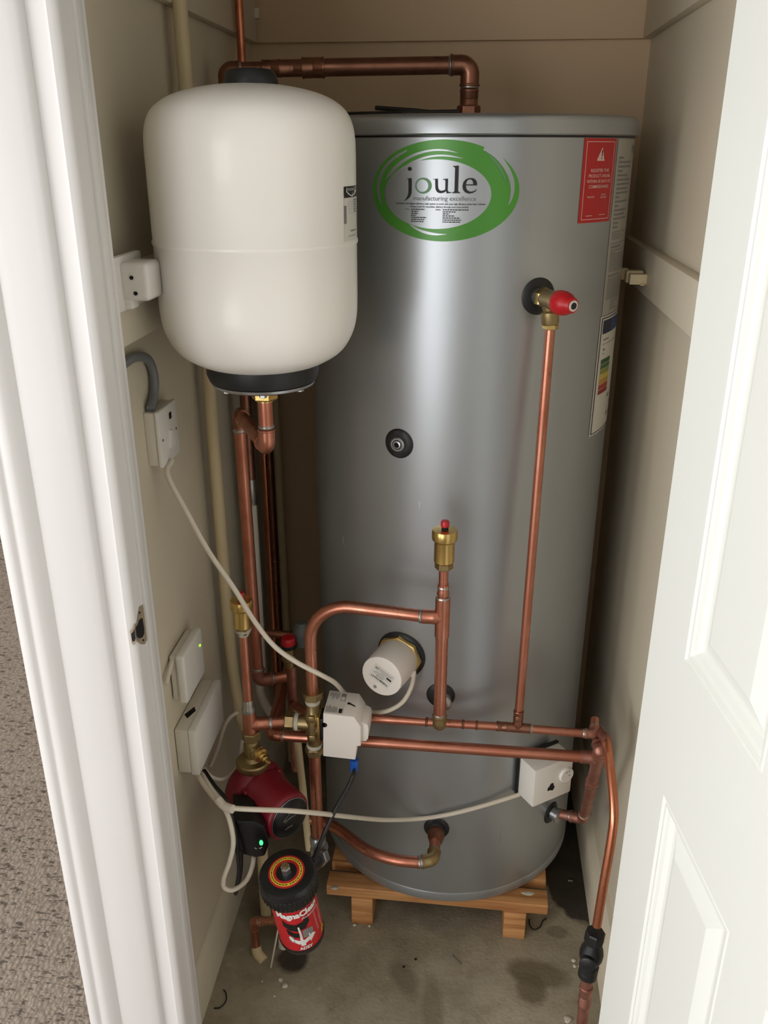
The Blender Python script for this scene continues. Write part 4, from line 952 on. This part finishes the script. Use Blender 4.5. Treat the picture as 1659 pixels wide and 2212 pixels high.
MB().lathe([(.0305, FL), (.0305, FL+.0016), (.0275, FL+.0018)], fF, 60, cap=False).lathe([(.0222, FL+.0018), (.0180, FL+.0018), (.0172, FL)], fF, 60, cap=False).build('warning_ring', 'redlab', flt)
MB().lathe([(.0275, FL+.0018), (.0222, FL+.0018)], fF, 60, cap=False).build('warning_ring', 'yellow', flt)
MB().lathe([(.0174, FL+.0009), (.001, FL+.0009)], fF, 40, cap=False).build('recess', 'blackp', flt)
A_ = Art(lambda x, y, l: fF @ V((math.cos(x)*y, math.sin(x)*y, FL+.0020+l)))
random.seed(8)
a = 0
while a < 6.1:
    w_ = random.uniform(.08, .2); A_.quad_grid(a, .0242, a+w_, .0257, 3, 1, .0002); a += w_+.06
A_.build('small_print', 'ink', flt)
MB().hexa(.0085, FL, FL+.016, fF @ Matrix.Translation(V((.001, 0, 0)))).build('bleed_nut', 'zinc', flt, 20)
MB().lathe([(.0050, FL+.016), (.0050, FL+.021), (.003, FL+.021)], fF, 16).build('bleed_plug', 'brassd', flt)
HB = FL-.046-.012
def wl(x, y, l):      # x degrees round to the right of the viewer side, y per cent of the label height
    a = R_(x+7)*sg; return fF @ V((math.cos(a)*(FR+.0004+l), math.sin(a)*(FR+.0004+l), .012+y*.01*HB))
def wt(A, body, x, y, h, wdt, bold=.0, shear=0.):
    vs, fs = textmesh(body, 1.0, bold, 'LEFT', shear); a, b = textw(vs); o = len(A.v)
    A.v += [wl(x+(p-a)/(b-a)*wdt, y+q*h/.72, .0006) for p, q in vs]; A.f += [tuple(i+o for i in f) for f in fs]
A_ = Art(wl); wt(A_, 'MagnaClean', -62, 80, 12, 112, .05); wt(A_, 'Professional', 0, 72, 4.5, 50, .01, .2); wt(A_, 'ADEY', -22, 3.5, 6.5, 34, .04)
A_.band([(-42, 34), (-36, 24), (-20, 17), (-4, 16.5), (12, 21)], [(-38, 38), (-30, 30), (-18, 26), (-4, 25.5), (12, 29)]).poly([(9, 15), (27, 27), (8, 36)]).band([(-16, 20), (-14, 40), (-15, 58)], [(-8, 20), (-9, 40), (-11, 58)]).band([(-16, 12), (-4, 12)], [(-16, 18), (-4, 18)])
A_.build('lettering', 'inkw', flt)
Art(wl).band([(-50, 74), (-38, 67), (-18, 64), (0, 67), (14, 77)], [(-50, 60), (-36, 52), (-18, 48), (4, 50), (18, 62)], .0004).band([(-44, 54), (-26, 45), (-12, 43)], [(-42, 42), (-26, 34), (-12, 32)], .0004).build('magnet_drawing', 'ink', flt)
Art(wl).band([(-6, 47), (8, 48), (22, 44)], [(-6, 30), (8, 28), (22, 33)], .0003).band([(-42, 36), (-30, 36)], [(-42, 26), (-30, 20)], .0002).build('magnet_drawing', 'inkg', flt)
A_ = Art(wl)
for k in range(9): A_.band([(32+k*.3, 68-k*5), (58, 68-k*5)], [(32+k*.3, 66.4-k*5), (58, 66.4-k*5)], .0003)
A_.build('small_print', 'inkl', flt)
Art(wl).poly([(44, 8), (66, 8), (56, 25)], .0004).build('warning_triangle', 'yellow', flt); Art(wl).poly([(54, 11), (57, 11), (57, 19), (55, 19)], .0007).build('warning_triangle_mark', 'ink', flt)
# silver isolating valve beside the filter
sv = thing('isolating_valve', (vx, YM, dz0-.03), 'silver isolating valve between the copper drop pipe and the red filter', 'valve')
v1 = V((vx, YM, dz0+.002)); v2 = V((PY(697, 1812, 1.235).x, 1.240, v1.z-.030))
MB().lathe([(.0135, -.004), (.0155, .002), (.0155, .014), (.0130, .018)], frame(v1+V((0, 0, -.012)), (0, 0, 1)), 26).lathe([(.0150, -.030), (.0165, -.026), (.0165, -.008), (.0140, -.004)], frame(v1+V((.006, -.004, -.008)), (.25, -.2, 1)), 26).build('valve_body', 'zinc', sv)
q = PY(692, 1852, 1.205); hexnut(sv, q, (q-FT+V((0, 0, .02))), .0165, .020, 'zinc', 'union_nut')
MB().tube([q, v1+V((.004, -.01, -.02))], .0125, 18).build('tail', 'zinc', sv)
MB().tube([q+V((-.004, -.004, -.004)), FT+(q-FT)*.42-fd*.022], .0130, 18).build('filter_port', 'blackp', sv)

# ------------------------------------------------------------------ things at the back: safety valve
sp0 = PY(623, 1392, 1.45)
sa = thing('safety_valve', sp0-V((0, 0, .08)), 'small red capped safety valve in the dark gap behind the white cable', 'valve')
ms = Matrix.Translation(sp0)
MB().lathe([(.0145, 0), (.0150, .001), (.0135, .014), (.0125, .016), (.001, .0165)], ms, 24).build('cap', 'red', sa)
MB().lathe([(.0160, -.006), (.0160, .001), (.0150, .002)], ms, 24).build('cap_ring', 'blackp', sa)
MB().lathe([(.0115, -.050), (.0120, -.036), (.0150, -.033), (.0150, -.026), (.0115, -.022), (.0115, -.006)], ms, 24).build('valve_body', 'brassd', sa)
t = root(sp0-V((0, 0, .15)), 'dark copper pipe under the red capped safety valve')
q = sp0+V((.004, 0, 0)); pipe(t, [q-V((0, 0, .048)), q-V((0, 0, .30))], .0108, 'copperold')
gq = PY(652, 1362, 1.47)
tag(MB().lathe([(.016, -.03), (.0175, -.010), (.0175, .004), (.013, .010), (.009, .018), (.001, .019)], Matrix.Translation(gq), 24).build('grey_valve_cap', plain('dark_grey_plastic', (84, 86, 84), .5)), 'grey plastic cap in the shadow behind the red safety valve', 'valve cap')
pipe(root(gq, 'short dark copper stub running left from the grey cap in the shadow'), [gq-V((.017, 0, .012)), gq-V((.085, 0, .010))], .0078, 'copperd')

# ------------------------------------------------------------------ pipes near the floor
p0 = PY(612, 1988, 1.25); p1 = PY(549, 1990, 1.285); p2 = PY(553, 2046, 1.290)
t = root(p2, 'copper elbow pipe low on the floor left of the red filter')
pipe(t, [p0, p1, p2], .0085, 'copper', .014); elbow(t, p0, p1, p2, .0085, 'copper', .022, False); ring(t, p1+(p0-p1).normalized()*.026, p0-p1, .0085, 'solder'); ring(t, p2+V((0, 0, .004)), (0, 0, 1), .0085, 'solder', .004)
e = PZ(570, 2076, 0)
tag(MB().tube(smoothline([p2, p2+(e-p2)*.5+V((-.004, 0, 0)), e+V((0, 0, .0))], 6), .0105, 18).build('plastic_pipe', 'cream'), 'short cream plastic sleeve where the copper elbow enters the floor', 'plastic pipe')
e2 = PZ(613, 2044, 0)
tag(MB().tube([e2, e2+V((.004, .02, .12))], .0115, 18).build('plastic_pipe', 'dusty'), 'white plastic pipe stub standing behind the red filter canister', 'plastic pipe')
s0, s1 = PZ(585, 2090, .002), PY(603, 1996, 1.20)
tag(MB().tube([s0, s1], .0016, 8).build('cable_tie', 'cable'), 'thin white cable tie tail pointing down beside the red filter', 'cable tie')

# ------------------------------------------------------------------ electrical boxes on the left wall
fs_ = thing('fused_spur', (XL, 1.23, 1.10), 'square white fused switch box on the left wall under the grey cable', 'switch')
MB().box((XL, 1.196, 1.099), (XL+.0165, 1.272, 1.181), None, .0015).build('back_box', 'dusty', fs_)
MB().box((XL+.0165, 1.194, 1.097), (XL+.0235, 1.274, 1.183), None, .0022).build('face_plate', 'whiteplastic', fs_)
X = XL+.0236
MB().box((X-.001, 1.238, 1.160), (X+.0006, 1.248, 1.170), None, .0003).build('fuse_window', 'hole', fs_)
MB().prism([(1.226, 1.118), (1.246, 1.118), (1.240, 1.144), (1.234, 1.144)], X-.001, X+.004, Matrix(((0, 0, 1, 0), (1, 0, 0, 0), (0, 1, 0, 0), (0, 0, 0, 1)))).build('rocker', 'whiteplastic', fs_)
for y in (1.203, 1.264): MB().lathe([(.0022, -.001), (.0022, .0005), (.001, .0005)], frame((X, y, 1.138), (1, 0, 0)), 12).build('screw', 'brassd', fs_)
tag(MB().tube(smoothline([PX(262, 790, -.472), PX(290, 772, -.470), PX(318, 775, -.470), PX(332, 808, -.470), PX(333, 850, -.470), PX(325, 884, -.469)], 8), .0066, 14).build('grey_cable', 'greypipe'), 'thick grey cable curving down the left wall into the fused switch', 'cable')
rc = thing('receiver_box', (XL, 1.23, .685), 'white wall receiver box with tiny green light above the big wiring box', 'heating control')
MB().box((XL+.002, 1.186, .688), (XL+.014, 1.276, .772), None, .003).build('back_plate', 'dusty', rc)
MB().box((XL+.0135, 1.181, .684), (XL+.029, 1.281, .776), None, .005, 3).build('cover', 'whiteplastic', rc)
MB().lathe([(.0022, -.001), (.0022, .0008), (.0012, .0012), (.0002, .0013)], frame(PX(432, 1394, XL+.0292), (1, 0, 0)), 14).build('status_light', 'led2', rc)
tag(MB().tube([PX(358, 1478, -.470)+V((0, 0, .0)), PX(372, 1425, -.472)], .004, 10).build('wire_stub', 'dusty'), 'short white flex tucked behind the receiver box', 'cable')
jb = thing('wiring_box', (XL, 1.25, .54), 'large white rectangular wiring box with dusty top on the left wall', 'junction box')
MB().box((XL+.001, 1.178, .545), (XL+.024, 1.332, .633), None, .002).build('base', 'dusty', jb)
MB().box((XL+.0235, 1.177, .541), (XL+.038, 1.334, .634), None, .003).build('lid', 'whiteplastic', jb)
MB().prism([(-.474, 1.222), (-.466, 1.212), (-.458, 1.235), (-.464, 1.246)], .6325, .6337).build('knockout_hole', 'hole', jb)
tag(MB().box((XL+.001, 1.2, .527), (XL+.022, 1.215, .5405), None, .002).build('cable_clip', 'dusty'), 'little white cable clip under the wiring box', 'cable clip')
bk = thing('wall_bracket_box', (XL+.02, 1.14, 1.35), 'white rounded plastic box with screw holes on the left batten touching the vessel', 'bracket')
MB().box((XL+.0205, 1.082, 1.346), (XL+.030, 1.175, 1.414), None, .002).build('base', 'whiteplastic', bk)
MB().box((XL+.0265, 1.098, 1.3585), (XL+.0655, 1.150, 1.4065), None, .007, 4).build('body', 'whiteplastic', bk)
MB().box((XL+.0265, 1.100, 1.348), (XL+.040, 1.125, 1.362), None, .002).build('tab', 'whiteplastic', bk)
for (u, v) in ((278, 600), (287, 634)): 
    MB().lathe([(.0022, -.004), (.0026, .0006), (.001, .0006)], frame(PY(u+6, v, 1.0975), (0, -1, 0)), 14).build('screw_hole', 'hole', bk)

# ------------------------------------------------------------------ cables
def cable(name, pts, r, mat, label, cat='cable', n=9):
    return tag(MB().tube(smoothline(pts, n), r, 14).build(name, mat), label, cat)
cable('power_cable', [(-.452, 1.222, 1.10), PY(362, 1025, 1.20), PY(400, 1100, 1.19), PY(450, 1190, 1.19), PY(505, 1270, 1.205), PY(550, 1342, 1.215), PY(592, 1395, 1.215), PY(640, 1430, 1.21), PY(690, 1456, 1.215), PY(722, 1474, 1.25), PY(742, 1495, 1.330), PY(770, 1522, 1.345), PY(800, 1538, 1.342), PY(835, 1536, 1.33), PY(868, 1518, 1.33), PY(887, 1488, 1.335), PY(893, 1462, 1.343), PY(890, 1448, 1.347)], .0042, 'cable', 'long white cable sagging from the fused switch behind the motor head to the immersion heater')
yj = PY(497, 1748, 1.115)
cb = cable('thermostat_cable', [PY(424, 1668, 1.195), PY(444, 1700, 1.165), PY(472, 1733, 1.13), PY(500, 1745, 1.118), PY(560, 1749, 1.115), PY(620, 1751, 1.13), PY(690, 1757, 1.17), PY(760, 1765, 1.24), PY(830, 1771, 1.315), CY(900, 1769, .010), CY(960, 1761, .009), CY(1020, 1747, .009), CY(1075, 1731, .010), CY(1122, 1716, .014)], .0043, 'cable', 'long white cable slung across the cylinder base to the thermostat box')
cable('pump_cable', [PY(436, 1672, 1.20), PY(456, 1703, 1.165), PY(480, 1738, 1.135), PY(496, 1772, 1.12), PY(504, 1820, 1.112), PY(496, 1862, 1.105), PY(484, 1895, 1.10), PY(484, 1916, 1.10), PY(504, 1922, 1.105), PY(532, 1902, 1.125), PY(545, 1872, 1.145), PY(549, 1842, 1.165)], .0042, 'cable', 'white cable looping down to the floor and up into the red pump')
tag(MB().tube(smoothline([PY(471, 1727, 1.128), PY(484, 1741, 1.120), PY(503, 1748, 1.112)], 4), .0072, 14).build('cable_sleeve', 'cable'), 'short white sleeve binding two cables where they part', 'cable sleeve')
cable('flex', [PY(440, 1660, 1.26), PY(458, 1678, 1.255), PY(482, 1683, 1.26), PY(504, 1668, 1.28), PY(518, 1640, 1.30), PY(524, 1600, 1.33)], .0036, 'cable', 'thin white flex looping from the wiring box bottom toward the brass valve')
cable('flex', [PY(514, 1538, 1.36), PY(497, 1550, 1.352), PY(484, 1572, 1.348), PY(470, 1620, 1.34), PY(455, 1655, 1.33)], .0036, 'cable', 'thin white flex rising behind the wiring box to the left wall pipe')
cable('black_flex', [PY(441, 1664, 1.225), PY(462, 1695, 1.19), PY(486, 1724, 1.16), PY(500, 1762, 1.145), PY(510, 1820, 1.13), PY(516, 1880, 1.12), PY(509, 1930, 1.115), PY(520, 1880, 1.145), PY(522, 1830, 1.16), PY(530, 1800, 1.17)], .0036, 'black', 'black flex falling from the wiring box beside the pump control box')
cable('black_flex', [bg-V((0, 0, .018)), PY(764, 1672, 1.232), PY(752, 1700, 1.222), PY(728, 1742, 1.20), PY(706, 1788, 1.185), PY(690, 1826, 1.17), PY(676, 1860, 1.14)], .0038, 'black', 'black flex with blue gland running from the motor head to the filter')

# ------------------------------------------------------------------ bits on the floor
def nail(a, b, label):      # loose fixings
    A, B = PZ(*a, .002), PZ(*b, .002); t = MB().tube([A, B], .0014, 8); t.lathe([(.0032, 0), (.0032, .001)], frame(B, B-A), 10)
    tag(t.build('nail', 'zinc'), label, 'nail', 'loose nails and screws on the floor')
nail((995, 2083), (977, 2065), 'lone steel nail lying in the middle of the concrete floor')
nail((1116, 2026), (1098, 2024), 'small screw lying at the foot of the right pallet block')
nail((1237, 1903), (1228, 1902), 'tiny bright nail in the dark corner right of the pallet')
def chip(u, v, r, label, mat='ptfe', flat=.5):
    c = PZ(u, v, 0); bm = bmesh.new(); bmesh.ops.create_icosphere(bm, subdivisions=2, radius=r)
    for w in bm.verts: w.co *= random.uniform(.75, 1.15); w.co.z *= flat; w.co += c+V((0, 0, r*flat*.8))
    bm.verts.index_update(); o = MB().add([w.co.copy() for w in bm.verts], [[w.index for w in f.verts] for f in bm.faces]); bm.free()
    tag(o.build('plaster_chip', mat, None, 60), label, 'debris', 'small crumbs lying on the concrete floor')
chip(616, 2131, .0062, 'pale plaster crumb on the floor in front of the red filter')
chip(606, 2118, .0050, 'dull plaster crumb just behind the paler one before the filter')
chip(566, 2120, .0022, 'tiny white crumb on the floor left of the plaster crumbs')
chip(593, 2152, .0026, 'flat white fleck on the floor nearest the left skirting board')
chip(1239, 2076, .0046, 'round plaster crumb by the black pipe coupling, upper of two')
chip(1241, 2088, .0042, 'round plaster crumb by the black pipe coupling, lower of two')
chip(1250, 2087, .0026, 'small white crumb touching the worn copper stub')
chip(1226, 2203, .0078, 'flat pale plaster disc at the bottom right of the floor', 'ptfe', .25)
chip(766, 1999, .0042, 'white crumb at the left foot of the left pallet block')
chip(798, 2001, .0036, 'white crumb at the right foot of the left pallet block')
chip(898, 2073, .0030, 'dark brown chip on the floor below the cylinder', 'hole', .5)
chip(872, 2089, .0028, 'dark thin sliver on the floor left of the nail', 'hole', .5)
for (u, v, sx, sy, lb_) in ((722, 1918, .010, .005, 'white plaster blob on the front left of the pallet'), (1140, 1930, .014, .006, 'white plaster smear on the front right of the pallet')):
    c = PZ(u, v, .097); bm = bmesh.new(); bmesh.ops.create_icosphere(bm, subdivisions=2, radius=1)
    for w in bm.verts: w.co = V((w.co.x*sx*random.uniform(.7, 1.2), w.co.y*sy*random.uniform(.7, 1.2), max(w.co.z, 0)*.0015+.0968))+V((c.x, c.y, 0))
    bm.verts.index_update(); o = MB().add([w.co.copy() for w in bm.verts], [[w.index for w in f.verts] for f in bm.faces]); bm.free(); tag(o.build('plaster_blob', 'ptfe', None, 60), lb_, 'debris')
cable('wire_offcut', [PZ(1143, 1986, .003), PZ(1145, 2000, .003), PZ(1154, 2008, .004), PZ(1167, 2002, .003), PZ(1172, 1990, .004), PZ(1180, 1984, .003)], .0014, 'black', 'curled black wire offcut beside the right pallet block', 'wire', 5)
cable('wire_offcut', [PZ(462, 2178, .002), PZ(476, 2176, .003), PZ(488, 2162, .004), PZ(488, 2146, .003), PZ(483, 2138, .002)], .0014, 'black', 'curled black wire offcut by the left skirting board', 'wire', 5)

# ------------------------------------------------------------------ light
def area(name, loc, target, sx, sy, power, color):
    l = bpy.data.lights.new(name, 'AREA'); l.shape = 'RECTANGLE'; l.size = sx; l.size_y = sy; l.energy = power; l.color = color
    o = bpy.data.objects.new(name, l); COL.objects.link(o); o.location = loc
    o.rotation_euler = (V(target)-V(loc)).to_track_quat('-Z', 'Y').to_euler(); return o
area('window_daylight', ((WX0+WX1)/2, -2.69, (WZ0+WZ1)/2), ((WX0+WX1)/2+.35, 1.0, 1.15), WX1-WX0-.1, WZ1-WZ0-.1, POW*.72, (1.0, .98, .955))
area('side_window_daylight', (-2.69, (LY0+LY1)/2, (LZ0+LZ1)/2), (0, (LY0+LY1)/2+.25, 1.1), LY1-LY0-.1, LZ1-LZ0-.1, POW*1.45, (1.0, .985, .965))
area('passage_fill', (-1.7, 3.1, 2.3), (-1.6, 2.0, 0), 1.2, 1.2, 24, (1.0, .97, .94))  # added fill lamp over the passage carpet, no window stands behind it
wd_ = bpy.data.worlds.new('world'); SC.world = wd_; wd_.use_nodes = True
wd_.node_tree.nodes['Background'].inputs[0].default_value = (.80, .88, 1.0, 1); wd_.node_tree.nodes['Background'].inputs[1].default_value = 1.2
SC.view_settings.view_transform = 'Standard'; SC.view_settings.look = 'None'; SC.view_settings.gamma = 1; SC.view_settings.exposure = EXPO
try: SC.view_settings.use_curve_mapping = False
except Exception: pass

# ------------------------------------------------------------------ tidy: origins of single-mesh things at their base, drop empty roots
for o in list(COL.objects):
    if o.type == 'EMPTY' and not o.children: bpy.data.objects.remove(o)
for o in COL.objects:
    if o.type == 'MESH' and o.parent is None and not o.children and o.get('kind') is None:
        vs_ = [w.co for w in o.data.vertices]
        c = V(((min(a.x for a in vs_)+max(a.x for a in vs_))/2, (min(a.y for a in vs_)+max(a.y for a in vs_))/2, min(a.z for a in vs_)))
        o.data.transform(Matrix.Translation(-c)); o.location = c
